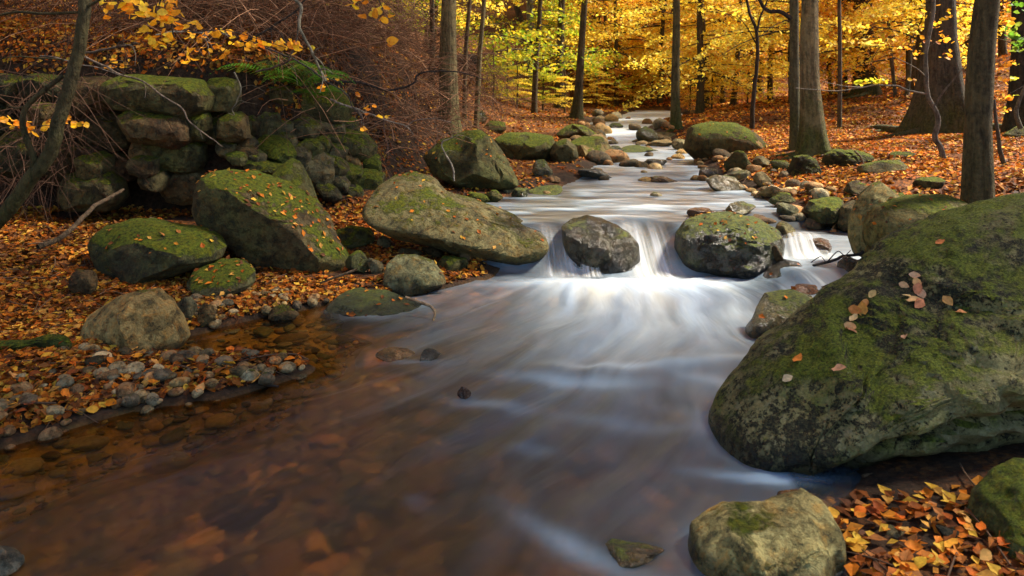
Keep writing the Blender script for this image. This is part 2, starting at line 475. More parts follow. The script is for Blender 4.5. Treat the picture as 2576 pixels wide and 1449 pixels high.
def mat_fall():
    t = NT('falling_water')
    uv = t.n('ShaderNodeAttribute', attribute_name='flow').outputs['Vector']
    ed = t.n('ShaderNodeAttribute', attribute_name='foam').outputs['Fac']
    mp = t.n('ShaderNodeMapping', ins={'Vector': uv, 'Scale': (1, .07, 1)})
    n = t.noise(mp.outputs[0], 5, 4, .55)
    a = t.math('MULTIPLY', ed, t.rng(n, .3, .7, .15, .95))
    df = t.n('ShaderNodeBsdfDiffuse', ins={'Color': t.mix(t.rng(n, .35, .6), (.62, .60, .48), (.84, .88, .90))})
    tr = t.n('ShaderNodeBsdfTransparent')
    m = t.n('ShaderNodeMixShader', ins={0: a, 1: tr.outputs[0], 2: df.outputs[0]})
    t.surf(m.outputs[0])
    return t.m

def mat_plain(name, c, rough=.85):
    t = NT(name)
    g = t.n('ShaderNodeNewGeometry')
    n = t.noise(g.outputs['Position'], 25, 5, .6)
    oi = t.n('ShaderNodeObjectInfo')
    col = t.mix(1.0, t.mix(1.0, c, t.rng(n, .3, .7, .55, 1.5), 'MULTIPLY'), oi.outputs['Color'], 'MULTIPLY')
    p = t.n('ShaderNodeBsdfPrincipled', ins={'Base Color': col, 'Roughness': rough, 'Specular IOR Level': .2})
    t.surf(p.outputs[0])
    return t.m

M_ROCK = mat_rock('mossy_rock'); M_WET = mat_rock('wet_rock', True); M_LICHEN = mat_lichen_rock('lichen_rock')
M_BARK = mat_bark('bark'); M_LEAF = mat_leaf('foliage_leaf', .6); M_LITTER = mat_leaf('fallen_leaf', .18, .6, .1)
M_GROUND = mat_ground(); M_WATER = mat_water(); M_FALL = mat_fall()
M_TWIG = mat_plain('twig', (.11, .075, .05)); M_FERN = mat_leaf('fern', .35)

# ------------------------------------------------------------------ ground
def axis(lo, dlo, dhi, hi, fine, grow):
    a = list(np.arange(dlo, dhi, fine)); s = fine
    while a[-1] < hi: s = min(s * grow, 1.2); a.append(a[-1] + s)
    s = fine; b = []; v = dlo
    while v > lo: s = min(s * grow, 1.2); v -= s; b.append(v)
    return np.array(b[::-1] + a)

gx = axis(-45, -5.2, 5.6, 55, .06, 1.07)
gy = axis(-14, 1.5, 10.5, 95, .06, 1.05)
GX, GY = np.meshgrid(gx, gy)
GZ = ground(GX, GY)
SD = shore_distance(GX, GY)
nx, ny = len(gx), len(gy)
idx = np.arange(nx * ny).reshape(ny, nx)
gf = np.stack([idx[:-1, :-1], idx[:-1, 1:], idx[1:, 1:], idx[1:, :-1]], -1).reshape(-1, 4)
E = embank(GX, GY)
leafy = np.clip(.5 + .3 * sstep(.05, .8, SD), 0, 1) - .6 * ((E > -.25) & (E < .75 + .7 * sstep(-2.6, -1.6, GX)) & (GX < -.8) & (GY < 9.5)) - .3 * ((E > .3) & (GX < -.2) & (GX > -3) & (GY < 13))
me = mesh_np('ground', np.stack([GX.ravel(), GY.ravel(), GZ.ravel()], 1), gf, M_GROUND, attrs={'leafy': leafy.ravel(), 'bed': sstep(.01, -.08, SD).ravel()})
link('ground', me, kind='structure')

# ------------------------------------------------------------------ water
wx = axis(-4.6, -3.0, 3.4, 14, .035, 1.06)
wy = axis(0.4, 1.7, 7.2, 36, .035, 1.03)
WX, WY = np.meshgrid(wx, wy)
WZ = water_level(WX, WY)
F1 = np.array([1.05, 7.3])
bend_ = .13 * np.clip(5.5 - WY, 0, None) ** 1.9
wob = fbm(np.stack([WX.ravel(), WY.ravel(), 0 * WX.ravel()], 1), 1.3, 3, 71).reshape(WX.shape) * .12
dx, dy = WX + bend_ + wob - F1[0], WY - F1[1]
R = np.hypot(dx, dy); TH = np.arctan2(dx, -dy)
low = sstep(6.2, 5.6, WY)
flow = np.zeros((WX.size, 3))
flow[:, 0] = ((TH * 4.6) * low + (WX * .55) * (1 - low)).ravel()
flow[:, 1] = ((R * .28) * low + (WY * 1.25 + 20) * (1 - low)).ravel()
xc = np.interp(WY, [2, 3.8, 4.3, 5.1, 5.8], [.3, .62, .78, .95, .98])
ww = np.interp(WY, [2, 3.8, 4.3, 5.1, 5.8], [.5, .52, .58, .7, .8])
gg = np.interp(WY, [2.0, 3.0, 3.5, 4.0, 4.5, 5.0, 5.6, 5.85, 6.05, 6.2], [0, .02, .07, .24, .46, .66, .88, .9, .55, .2])
gate = np.where(WY > 5.7, .03 + .9 * np.exp(-((WX - 1.13) / .22) ** 2) + .55 * np.exp(-((WX - .42) / .14) ** 2), 1)
gate = np.where(WY < 5.7, 1, np.clip(gate, 0, 1))
foam = .72 * gate * gg * np.exp(-((WX - xc) / ww) ** 4 * .9)
foam = foam * (1 - sstep(1.75, 2.1, WX) * .4) + 0.12 * np.exp(-((WY - 5.6) / .2) ** 2) * sstep(-.1, .4, WX) * sstep(1.9, 1.4, WX)
pf = np.stack([flow[:, 0] * 2, flow[:, 1] * 2, 0 * flow[:, 0]], 1)
st = fbm(pf, 2.2, 3, 21).reshape(WX.shape)
sheen_veil = .17 * sstep(-1.1, .9, WX + (WY - 3.4) * .45)  # pale sheen of blurred glints, painted over the pool as extra foam
foam = foam + np.where(WY < 5.9, sheen_veil, 0)
arc = 0 * WX
for (cx_, cy_, ax, ay, ang, st_) in ((.30, 3.66, .34, .06, -.12, .42), (.75, 3.86, .45, .06, .10, .34), (1.15, 3.62, .4, .05, -.35, .3), (1.0, 3.2, .35, .05, -.5, .2), (.55, 3.2, .4, .06, -.2, .18), (-.12, 3.40, .16, .05, -.3, .4), (.22, 2.33, .26, .05, -.75, .45), (-.34, 2.60, .06, .04, -.5, .1), (.98, 2.76, .22, .035, -.1, .9), (-.52, 3.95, .14, .03, -.2, .3), (.0, 5.55, .3, .08, .2, .3), (.08, 2.98, .1, .05, -.3, .2)):  # foam crests; the smallest, faintest one is a painted glint
    ca, sa = math.cos(ang), math.sin(ang)
    u = (WX - cx_) * ca + (WY - cy_) * sa; v = -(WX - cx_) * sa + (WY - cy_) * ca - .25 * ((WX - cx_) ** 2)
    arc = arc + st_ * np.exp(-(u / ax) ** 2 - (v / ay) ** 2)
up = WY > 6.15
upf = .06 + .3 * np.exp(-((WY - 9.15) / .3) ** 2) + .2 * np.exp(-((WY - 7.1) / .25) ** 2) + .2 * np.exp(-((WY - 10.3) / .2) ** 2) + .4 * np.exp(-((WY - 11.6) / .5) ** 2) + .6 * sstep(13.0, 15, WY) + .6 * np.clip(st, -.4, 1)
foam = np.where(up, np.maximum(foam, upf * sstep(6.1, 6.5, WY)), foam)
side = (WX > 1.95) & (WY > 5.0) & (WY < 6.9)
foam = np.where(side, np.maximum(.5 * np.exp(-((WY - 5.9) / .3) ** 2) + .45 * np.exp(-((WY - 5.3) / .2) ** 2), .1), foam)
WSD = shore_distance(WX, WY)
sn = fbm(np.stack([WX.ravel() * 1.2, WY.ravel() * 1.2, 0 * WX.ravel()], 1), 1.5, 3, 44).reshape(WX.shape) * .35
still = np.clip(sstep(.75, -.45, WX + sn - np.interp(WY, [1.5, 2.2, 2.8, 3.5, 4.2, 5], [-2.3, -1.9, -1.4, -1.05, -.95, -1.3])) + sstep(-.12, -.02, WSD), 0, 1) * (WY < 5.3)
still = np.maximum(still, ((WX > 1.05) & (WY < 3.0)) * .9)
foam = foam * (1 - .8 * still); arc = arc * (1 - .6 * still)
WZ = WZ + .028 * st * (1 - still) * np.interp(WY, [2, 3, 5, 6, 7, 30], [.6, 1, 1, .3, .5, .8])
WZ = WZ + .03 * np.exp(-((WX - 1.2) / .5) ** 2 - ((WY - 3.9) / .13) ** 2) + .025 * np.exp(-((WX - .4) / .35) ** 2 - ((WY - 3.78) / .1) ** 2)
GW = ground(WX, WY, False)
deep = sstep(.1, .38, WZ - GW) * sstep(-1.3, .2, WX + (WY - 3.2) * .5)
deep = np.where(WY > 6.1, .9, deep)
deep = np.clip(deep + .12 * sstep(2.6, 2.0, WY), 0, 1)
keep = (GW < WZ + .12) & (WSD < .15)
nwx, nwy = len(wx), len(wy)
wi = np.arange(nwx * nwy).reshape(nwy, nwx)
wf = np.stack([wi[:-1, :-1], wi[:-1, 1:], wi[1:, 1:], wi[1:, :-1]], -1).reshape(-1, 4)
wf = wf[keep.ravel()[wf].any(1)]
used = np.unique(wf); remap = np.full(nwx * nwy, -1); remap[used] = np.arange(len(used))
wv = np.stack([WX.ravel(), WY.ravel(), WZ.ravel()], 1)[used]
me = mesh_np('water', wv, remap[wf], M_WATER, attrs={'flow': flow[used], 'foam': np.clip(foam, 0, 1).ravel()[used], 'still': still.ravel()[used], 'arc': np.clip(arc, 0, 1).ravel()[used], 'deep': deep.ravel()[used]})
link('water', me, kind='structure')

# falls: strands of falling water over the lip
def fall(label, top, bot, width_top, width_bot, seed, strength=1.0):
    n, m = 26, 30
    u = np.linspace(0, 1, n); v = np.linspace(0, 1, m)
    V, U = np.meshgrid(v, u, indexing='ij')
    t = np.array(top); b = np.array(bot)
    x = t[0] + (b[0] - t[0]) * V + (U - .5) * (width_top + (width_bot - width_top) * V ** .7)
    y = t[1] + (b[1] - t[1]) * V
    z = water_level(x, y) + .008 + .035 * np.sin(U * math.pi) * np.sin(np.clip(V * 1.15, 0, 1) * math.pi)
    z = z + .012 * fbm(np.stack([U.ravel() * 9, V.ravel() * 1.5, 0 * U.ravel() + seed], 1), 1, 3, seed).reshape(U.shape)
    al = np.sin(U * math.pi) ** .9 * sstep(.05, .6, V) * (1 - sstep(.8, 1, V)) * strength
    i = np.arange(n * m).reshape(m, n)
    f = np.stack([i[:-1, :-1], i[:-1, 1:], i[1:, 1:], i[1:, :-1]], -1).reshape(-1, 4)
    org = np.array([b[0], b[1], b[2]])
    me = mesh_np('waterfall', np.stack([x.ravel(), y.ravel(), z.ravel()], 1) - org, f, M_FALL,
                 attrs={'flow': np.stack([U.ravel() * 2 + seed, V.ravel() * 2, 0 * U.ravel()], 1), 'foam': al.ravel()})
    link('waterfall', me, None, org, label, 'waterfall', 'small falls over the rock step')

fall('white main fall between the dark middle rock and the leafy mossy rock', (1.10, 6.45, .33), (1.14, 5.62, -.03), .34, .46, 1)
fall('amber and white fall beside the tip of the long pale boulder', (.36, 6.3, .33), (.42, 5.64, -.02), .30, .40, 2, .6)
fall('thin white trickle along the left side of the dark middle rock', (.60, 6.1, .22), (.63, 5.66, -.02), .12, .2, 3, .8)
fall('small white cascade in the side channel near the dark twig', (2.42, 6.3, .27), (2.36, 5.75, .1), .32, .5, 4, .9)

# ------------------------------------------------------------------ rocks
GREY, GREEN, TAN, DARK, BROWN, PALE, RED = (.15, .145, .115), (.12, .125, .07), (.27, .20, .11), (.05, .047, .038), (.12, .085, .05), (.24, .23, .17), (.17, .085, .05)

def facet(v, n, seed, lo=.62, hi=.95, k=.8, flat_y=False):
    r = np.random.default_rng(seed)
    v = v.copy()
    for i in range(n):
        a = r.normal(size=3)
        if flat_y: a[1] = -abs(a[1]) * 1.25
        a /= np.linalg.norm(a)
        o = r.uniform(lo, hi)
        d = v @ a - o
        v -= np.clip(d, 0, None)[:, None] * k * a
    return v

def rock_from_outline(outline, d, thick, seed, sub=5, crest=None, k=1.2, under=0.0, facets=5, rough=.05, feats=(), back=.6, box=.82, cut=(.6, .9), rimk=.8, planes=()):
    P = np.array([at(X, Y, d)[[0, 2]] for X, Y in outline])
    if crest:                                       # the rim of a leaning stone lies farther off than its foot: measure each rim point at its own distance
        cp = np.array([at(X, Y, d)[[0, 2]] for X, Y in crest]); cp = cp[np.argsort(cp[:, 0])]
        for _ in range(6):
            dz = P[:, 1] - np.interp(P[:, 0], cp[:, 0], cp[:, 1])
            di = d + k * np.clip(dz, 0, None) + under * np.clip(-dz, 0, None)
            P = np.array([at(X, Y, q)[[0, 2]] for (X, Y), q in zip(outline, di)])
    c = P.mean(0) if len(P) < 4 else np.array([(P[:, 0].min() + P[:, 0].max()) / 2, (P[:, 1].min() + P[:, 1].max()) / 2]) * .5 + P.mean(0) * .5
    Q = []
    for a, b in zip(P, np.roll(P, -1, 0)):
        for t in np.linspace(0, 1, 24, endpoint=False): Q.append(a + (b - a) * t)
    Q = np.array(Q) - c
    ang = np.arctan2(Q[:, 1], Q[:, 0]); rad = np.hypot(Q[:, 0], Q[:, 1])
    grid = np.linspace(-math.pi, math.pi, 361)
    o = np.argsort(ang)
    rg = np.interp(grid, ang[o], rad[o], period=2 * math.pi)
    ker = np.array([1, 2, 3, 2, 1.]) / 9
    rg = np.convolve(np.concatenate([rg[-3:-1], rg, rg[1:3]]), ker, 'valid')
    v, f = ico(sub)
    rin0 = np.hypot(v[:, 0], v[:, 2]); ph0 = np.arctan2(v[:, 2], v[:, 0])
    for pn_, po_ in planes:
        pn_ = np.array(pn_, float) / np.linalg.norm(pn_); v = v - np.clip(v @ pn_ - po_, 0, None)[:, None] * .95 * pn_
    v = facet(v, facets + 5 if facets else 0, seed, cut[0], cut[1], .96, flat_y=True)
    rin = np.hypot(v[:, 0], v[:, 2]); ph = np.arctan2(v[:, 2], v[:, 0])
    w_ = sstep(.72, .97, rin0)
    rin = rin * (1 - w_) + rin0 * w_
    ph = np.where(w_ > 0, ph0, ph)
    R = np.interp(ph, grid, rg)
    rin = np.clip(rin, 0, 1) ** box
    b = np.sign(v[:, 1]) * np.abs(v[:, 1]) ** min(.8, box + .1)
    out = np.stack([c[0] + R * rin * np.cos(ph), d + b * thick * np.where(b > 0, back, 1.0), c[1] + R * rin * np.sin(ph)], 1)
    size = rg.mean()
    if crest:
        cp = np.array([at(X, Y, d)[[0, 2]] for X, Y in crest])
        cp = cp[np.argsort(cp[:, 0])]
        zl = np.interp(out[:, 0], cp[:, 0], cp[:, 1])
        dz = out[:, 2] - zl
        s = size * .05
        soft = .5 * (dz + np.sqrt(dz * dz + s * s))
        softb = .5 * (-dz + np.sqrt(dz * dz + s * s))
        out[:, 1] += k * soft + under * softb
    pn = out * (1 / max(size, .05)) + seed * 3.7
    nrm = out - np.array([c[0], d, c[1]]); nrm /= np.linalg.norm(nrm, axis=1)[:, None] + 1e-9
    h = fbm(pn, 1.3, 3, seed) * .9 + (.35 - np.abs(fbm(pn, 2.2, 4, seed + 5))) * 1.1 + fbm(pn * np.array([1, 1, 2.2]), 7, 5, seed + 9, .6) * .42
    out += nrm * (h * rough * size * (1 - rimk * rin ** 5))[:, None]
    for pts, amp, w in feats:                       # grooves (amp < 0) and ridges along lines of the stone's face
        F = np.array([at(X, Y, d)[[0, 2]] for X, Y in pts])
        best = np.full(len(out), 1e9)
        for a, bb in zip(F[:-1], F[1:]):
            e = bb - a
            tt = np.clip(((out[:, [0, 2]] - a) @ e) / (e @ e), 0, 1)
            best = np.minimum(best, np.linalg.norm(out[:, [0, 2]] - a - tt[:, None] * e, axis=1))
        out[:, 1] -= amp * np.exp(-(best / w) ** 2) * (b < .3)
    return out, f, np.array([c[0], d, P[:, 1].min()])

BVHS = {}; WETLINE = []
def rock(label, outline, d, thick, color=GREY, moss=.35, seed=1, mat=None, name='boulder', cat='rock', group=None, parent=None, **kw):
    v, f, org = rock_from_outline(outline, d, thick, seed, **kw)
    nv = np.zeros_like(v); fn = np.cross(v[f[:, 1]] - v[f[:, 0]], v[f[:, 2]] - v[f[:, 0]])
    for q in range(3): np.add.at(nv, f[:, q], fn)
    nv /= np.linalg.norm(nv, axis=1)[:, None] + 1e-12
    cush = sstep(.95, 1.35, nv[:, 2] * 1.0 + fbm(v, 3.2, 4, seed + 2) * .55 + moss * .75)
    v = v + nv * (cush * (.010 + .016 * fbm(v, 16, 3, seed + 4)))[:, None]
    wz = v[:, 2] - water_level(v[:, 0], v[:, 1]) + fbm(v, 6, 3, 8) * .03
    wetv = sstep(.09, .03, wz) * (shore_distance(v[:, 0], v[:, 1]) < .12)
    WETLINE.append(v[(np.abs(v[:, 2] - water_level(v[:, 0], v[:, 1])) < .025) & (shore_distance(v[:, 0], v[:, 1]) < .05)])
    me = mesh_np(name, v - org, f, mat or M_ROCK, attrs={'wet': wetv}, sharp=26)
    o = link(name, me, parent, org, label, cat if parent is None else None, group, None, (*color, moss))
    if label: BVHS[label] = (BVHTree.FromPolygons([tuple(p) for p in v], f.tolist()) if len(v) < 60000 else None, v, f)
    return o

BIG = 'huge green boulder with dark lichen filling the whole right foreground'
rock(BIG, [(1795, 1085), (1830, 1010), (1870, 960), (1930, 890), (2000, 850), (2055, 790), (2120, 728), (2180, 695), (2235, 630), (2330, 580), (2450, 535), (2576, 498), (2760, 470), (2960, 560), (2990, 760), (2800, 960), (2576, 1050), (2400, 1125), (2250, 1185), (2130, 1212), (2030, 1205), (1960, 1180), (1850, 1185), (1802, 1165)],
     3.05, .5, (.165, .15, .06), .52, 11, sub=7, crest=[(1795, 1130), (1990, 1060), (2200, 1000), (2450, 960), (2900, 800)], k=.95, under=.85, facets=4, rough=.085, back=.9, box=.75, cut=(.62, .9), planes=[((-.5, -.62, .6), .60), ((.15, -.8, -.55), .52), ((.45, -.7, .55), .66)], mat=M_LICHEN,
     feats=[([(2240, 660), (2160, 740), (2110, 830), (2085, 930)], .09, .05), ([(2190, 830), (2150, 920)], -.06, .06), ([(1960, 1170), (2130, 1040), (2330, 985), (2576, 950)], -.09, .03), ([(2000, 1200), (2250, 1090), (2576, 1000)], -.04, .02), ([(2340, 760), (2576, 840)], -.07, .06), ([(2060, 800), (2120, 760), (2200, 690)], .04, .04), ([(2400, 930), (2500, 985), (2600, 960)], -.06, .03)])
FRONT = 'pale green angular boulder at the bottom edge in front of the water'
rock(FRONT, [(1740, 1400), (1745, 1350), (1790, 1312), (1830, 1290), (1940, 1292), (2000, 1268), (2040, 1258), (2082, 1275), (2112, 1330), (2118, 1380), (2100, 1470), (2080, 1640), (1780, 1640), (1742, 1500)],
     2.28, .28, (.52, .48, .26), .08, 12, crest=[(1740, 1375), (1830, 1345), (1960, 1345), (2115, 1360)], k=.8, facets=2, rough=.06, sub=6, box=.66, cut=(.65, .9), planes=[((-.55, -.8, .3), .5), ((.5, -.85, .25), .5), ((.05, -.35, 1), .55)],
     feats=[([(1835, 1310), (1900, 1420), (1990, 1520)], .045, .03), ([(2060, 1290), (2085, 1420)], -.03, .03)])
EDGE = 'rounded bright green mossy boulder in the lower right corner'
rock(EDGE, [(2462, 1340), (2480, 1262), (2530, 1215), (2590, 1192), (2700, 1190), (2800, 1300), (2790, 1640), (2520, 1640), (2480, 1450)], 2.35, .35, (.13, .15, .07), .62, 13, crest=[(2460, 1330), (2600, 1290), (2800, 1300)], k=.8, rough=.05, sub=6)
SLANT = 'big slanted boulder with a bright moss top leaning below the stone wall'
rock(SLANT, [(512, 448), (530, 436), (575, 428), (640, 432), (720, 462), (795, 515), (822, 565), (852, 622), (882, 655), (864, 690), (800, 714), (740, 714), (690, 692), (620, 640), (570, 592), (515, 560), (498, 520), (502, 475)],
     5.75, .40, (.14, .115, .07), .62, 14, crest=[(500, 440), (560, 447), (640, 480), (720, 530), (800, 590), (885, 665)], k=2.1, under=.25, facets=4, box=.7, rough=.04, sub=6)
DARKM = 'dark mossy boulder lying on leaves below the stone wall'
rock(DARKM, [(228, 602), (260, 575), (330, 556), (400, 556), (450, 572), (510, 574), (552, 595), (570, 622), (555, 652), (500, 672), (440, 692), (400, 716), (320, 714), (260, 684), (235, 642)], 5.3, .34, (.085, .08, .055), .58, 15, crest=[(228, 610), (400, 600), (480, 625), (570, 640)], k=1.2, facets=4)
DISC = 'flat round dark stone with leaves on top under the slanted boulder'
rock(DISC, [(478, 700), (500, 672), (560, 655), (610, 656), (640, 685), (640, 715), (600, 742), (540, 752), (490, 740)], 5.1, .28, (.1, .1, .065), .5, 16, crest=[(478, 715), (640, 700)], k=1.6, sub=4)
TANB = 'tan rounded boulder on the leafy gravel shore'
rock(TANB, [(212, 832), (232, 788), (290, 752), (340, 736), (398, 733), (432, 760), (456, 800), (472, 850), (445, 888), (372, 905), (290, 900), (236, 876)], 4.1, .27, (.44, .345, .175), .1, 17, facets=2, rough=.05, box=.72, planes=[((.6, -.7, .3), .6), ((-.5, -.9, .15), .55), ((-.1, -.4, .9), .66)],
     crest=[(212, 830), (330, 775), (430, 780), (470, 850)], k=.7, feats=[([(350, 740), (360, 800), (400, 880)], .03, .03)])
GREYR = 'smooth grey green boulder at the edge of the pool'
rock(GREYR, [(964, 705), (974, 662), (998, 645), (1045, 642), (1090, 658), (1114, 688), (1123, 712), (1090, 728), (1040, 748), (1000, 752), (970, 730)], 5.38, .2, (.30, .32, .22), .2, 18, crest=[(964, 700), (1040, 680), (1123, 710)], k=.7, facets=4)
FLATM = 'low flat green stone half in the water under a stick'
rock(FLATM, [(818, 774), (850, 745), (900, 733), (960, 738), (1010, 753), (1062, 768), (1095, 790), (1050, 806), (950, 812), (868, 806), (826, 794)], 4.9, .26, (.15, .16, .085), .5, 19, crest=[(818, 785), (950, 785), (1095, 795)], k=1.6, sub=5, mat=M_WET)
LONG = 'long pale boulder reaching from the left bank to the falls'
rock(LONG, [(912, 525), (948, 472), (990, 446), (1040, 434), (1092, 452), (1122, 485), (1180, 498), (1250, 523), (1320, 560), (1372, 592), (1383, 622), (1366, 650), (1310, 672), (1250, 668), (1160, 637), (1080, 617), (1000, 602), (950, 577), (914, 548)],
     5.98, .40, (.23, .215, .13), .26, 20, crest=[(905, 560), (1000, 570), (1120, 585), (1220, 610), (1300, 635), (1385, 615)], k=1.7, under=.9, facets=4, rough=.04, sub=6)
MID = 'dark wet angular rock standing between the two falls'
rock(MID, [(1413, 572), (1440, 553), (1480, 546), (1530, 560), (1582, 585), (1606, 612), (1612, 652), (1606, 700), (1540, 712), (1470, 705), (1432, 665), (1416, 615)], 6.02, .36, (.075, .068, .05), .22, 21, mat=M_WET, crest=[(1410, 585), (1500, 605), (1530, 620), (1610, 608)], k=1.1, facets=3, rough=.07, box=.62, cut=(.6, .9), planes=[((-.5, -1, .25), .45), ((.45, -.9, .05), .48), ((.1, -.5, .9), .52)],
     feats=[([(1520, 565), (1535, 618), (1500, 660)], -.04, .03)])
MOSSR = 'dark dome boulder with moss and scattered leaves right of the main fall'
rock(MOSSR, [(1697, 625), (1702, 590), (1722, 560), (1762, 543), (1822, 536), (1900, 550), (1950, 578), (1964, 605), (1955, 655), (1915, 700), (1840, 715), (1770, 705), (1715, 675)], 6.0, .38, (.055, .052, .04), .62, 22, mat=M_WET, crest=[(1697, 590), (1800, 575), (1962, 600)], k=.8, facets=3, rough=.05, sub=6)
WATR = 'rock with a pale top standing in the pool beside the huge boulder'
rock(WATR, [(1876, 835), (1908, 778), (1928, 742), (1998, 734), (2044, 748), (2058, 770), (2052, 805), (2010, 860), (1960, 885), (1898, 868)], 4.4, .22, (.34, .31, .18), .2, 23, mat=M_WET, crest=[(1876, 815), (1960, 800), (2058, 790)], k=1.0, facets=3, box=.66, cut=(.6, .88), planes=[((-.45, -.9, -.1), .5), ((.1, -.5, .9), .5)])
LOWR = 'dark brown wet stone between the side cascade and the pool'
rock(LOWR, [(1908, 705), (1935, 675), (1975, 655), (2015, 665), (2046, 695), (2035, 720), (1960, 728), (1915, 722)], 5.6, .2, (.085, .07, .055), .15, 24, mat=M_WET, crest=[(1908, 700), (2046, 695)], k=.9, sub=4)
WEDGE = 'tall wedge shaped mossy boulder left of the tree on the right'
rock(WEDGE, [(2137, 600), (2140, 545), (2163, 492), (2190, 465), (2212, 456), (2240, 475), (2270, 500), (2260, 640), (2190, 655), (2150, 640)], 5.75, .2, (.32, .30, .17), .22, 25, facets=3, box=.7, planes=[((-.6, -.8, .3), .42), ((.6, -.8, .3), .5)], crest=[(2137, 540), (2270, 500)], k=.5)
ROUNDM = 'broad rounded mossy boulder below the wedge shaped one'
rock(ROUNDM, [(2178, 560), (2200, 520), (2240, 500), (2310, 492), (2380, 490), (2425, 505), (2440, 570), (2400, 640), (2300, 660), (2210, 650), (2180, 610)], 5.6, .3, (.22, .21, .1), .45, 26, crest=[(2178, 545), (2440, 540)], k=.9)
FARR = 'large brown mossy boulder by the slim trees across the stream'
rock(FARR, [(1720, 375), (1728, 340), (1742, 318), (1790, 307), (1850, 311), (1900, 334), (1945, 384), (1925, 398), (1830, 408), (1755, 408)], 10.9, .6, (.14, .11, .06), .5, 27, facets=3, crest=[(1720, 350), (1830, 348), (1940, 385)], k=.9)
PYR = 'big pyramid shaped mossy boulder on the left bank upstream'
rock(PYR, [(1062, 392), (1110, 352), (1170, 330), (1208, 328), (1235, 345), (1262, 378), (1284, 415), (1307, 462), (1290, 475), (1230, 478), (1150, 468), (1090, 440)], 8.0, .5, (.12, .12, .06), .5, 28, facets=3, box=.72, planes=[((-.4, -.8, .45), .45), ((.6, -.7, .35), .5)], crest=[(1062, 385), (1150, 370), (1220, 345), (1307, 460)], k=.7)
rock('wide flat topped mossy boulder behind the pyramid boulder', [(1243, 350), (1275, 336), (1330, 335), (1390, 344), (1402, 370), (1385, 400), (1330, 412), (1285, 405), (1255, 380)], 10.4, .55, (.13, .125, .065), .55, 29, crest=[(1243, 355), (1400, 368)], k=1.3)
rock('grey boulder leaning against the flat topped mossy boulder', [(1382, 385), (1395, 360), (1425, 350), (1450, 368), (1455, 395), (1430, 415), (1395, 418)], 10.1, .35, (.17, .165, .11), .32, 30, sub=4)
rock('dark mossy ridge boulder at the far left waterline', [(1398, 338), (1420, 322), (1440, 312), (1470, 318), (1502, 338), (1500, 350), (1410, 350)], 13.2, .5, (.1, .095, .05), .5, 31, sub=4)
rock('long mossy boulder reaching into the upper stream', [(1430, 358), (1470, 344), (1515, 345), (1540, 372), (1565, 395), (1550, 405), (1480, 410), (1440, 400)], 11.5, .5, (.17, .15, .08), .45, 32, crest=[(1430, 362), (1565, 390)], k=1.2, sub=4)
rock('small tan boulder in front of the long mossy boulder upstream', [(1440, 385), (1460, 365), (1490, 372), (1510, 392), (1500, 408), (1450, 410)], 10.9, .3, (.25, .2, .11), .25, 33, sub=4)
rock('mossy rock leaning on the slope in front of the curved wedge', [(2022, 530), (2040, 510), (2085, 498), (2112, 500), (2118, 525), (2100, 552), (2060, 572), (2035, 560)], 6.6, .25, (.1, .095, .055), .5, 34, crest=[(2022, 525), (2118, 515)], k=1.0, sub=4)
rock('grey upright stone between two mossy rocks on the right bank', [(2108, 560), (2120, 520), (2150, 505), (2168, 515), (2165, 570), (2140, 585), (2115, 582)], 6.35, .18, (.17, .16, .11), .2, 35, sub=4)

# medium and small stones one can point to: (label, x0, y0, x1, y1, colour, moss, material)
_proto = []
for s in range(14):
    v, f = ico(4)
    v = facet(v, 10, 100 + s, .5, .82, .9)
    n = v / np.linalg.norm(v, axis=1)[:, None]
    v = v + n * (fbm(v * 1.4 + s * 9, 1, 3, s) * .16 + fbm(v * 5 + s, 1, 4, s + 3) * .045)[:, None]
    v /= np.abs(v).max(0)
    _proto.append(mesh_np('stone', v, f, M_ROCK))
_proto_wet = []
for m in _proto:
    m2 = m.copy(); m2.materials[0] = M_WET; _proto_wet.append(m2)
_ns = [0]
def stone(label, x0, y0, x1, y1, color=GREY, moss=.3, wet=False, group=None, d=None, depth=.8, name='stone', parent=None, roll=None, bury=.18):
    _ns[0] += 1
    i = _ns[0]
    p = hit((x0 + x1) / 2, y1)
    dd = d or p[1] + (x1 - x0) / FPX * p[1] * .35
    w = (x1 - x0) / FPX * dd / 2
    zt = at(0, y0, dd)[2]; zb = (at(0, y1, dd)[2] if d else p[2] - .02)
    h = max((zt - zb) / 2, w * .16)
    c = at((x0 + x1) / 2, y0, dd); c[2] = zt - h * (1 + bury)
    o = link(name, (_proto_wet if wet else _proto)[i % 14], parent, c, label, 'rock' if parent is None else None, group, None, (*color, moss))
    o.scale = (w, w * depth, h * (1 + bury))
    r = random.Random(i)
    o.rotation_euler = (r.uniform(-.25, .25), (roll if roll is not None else r.uniform(-.2, .2)), r.uniform(-.3, .3) + (math.pi if i % 2 else 0))
    return o

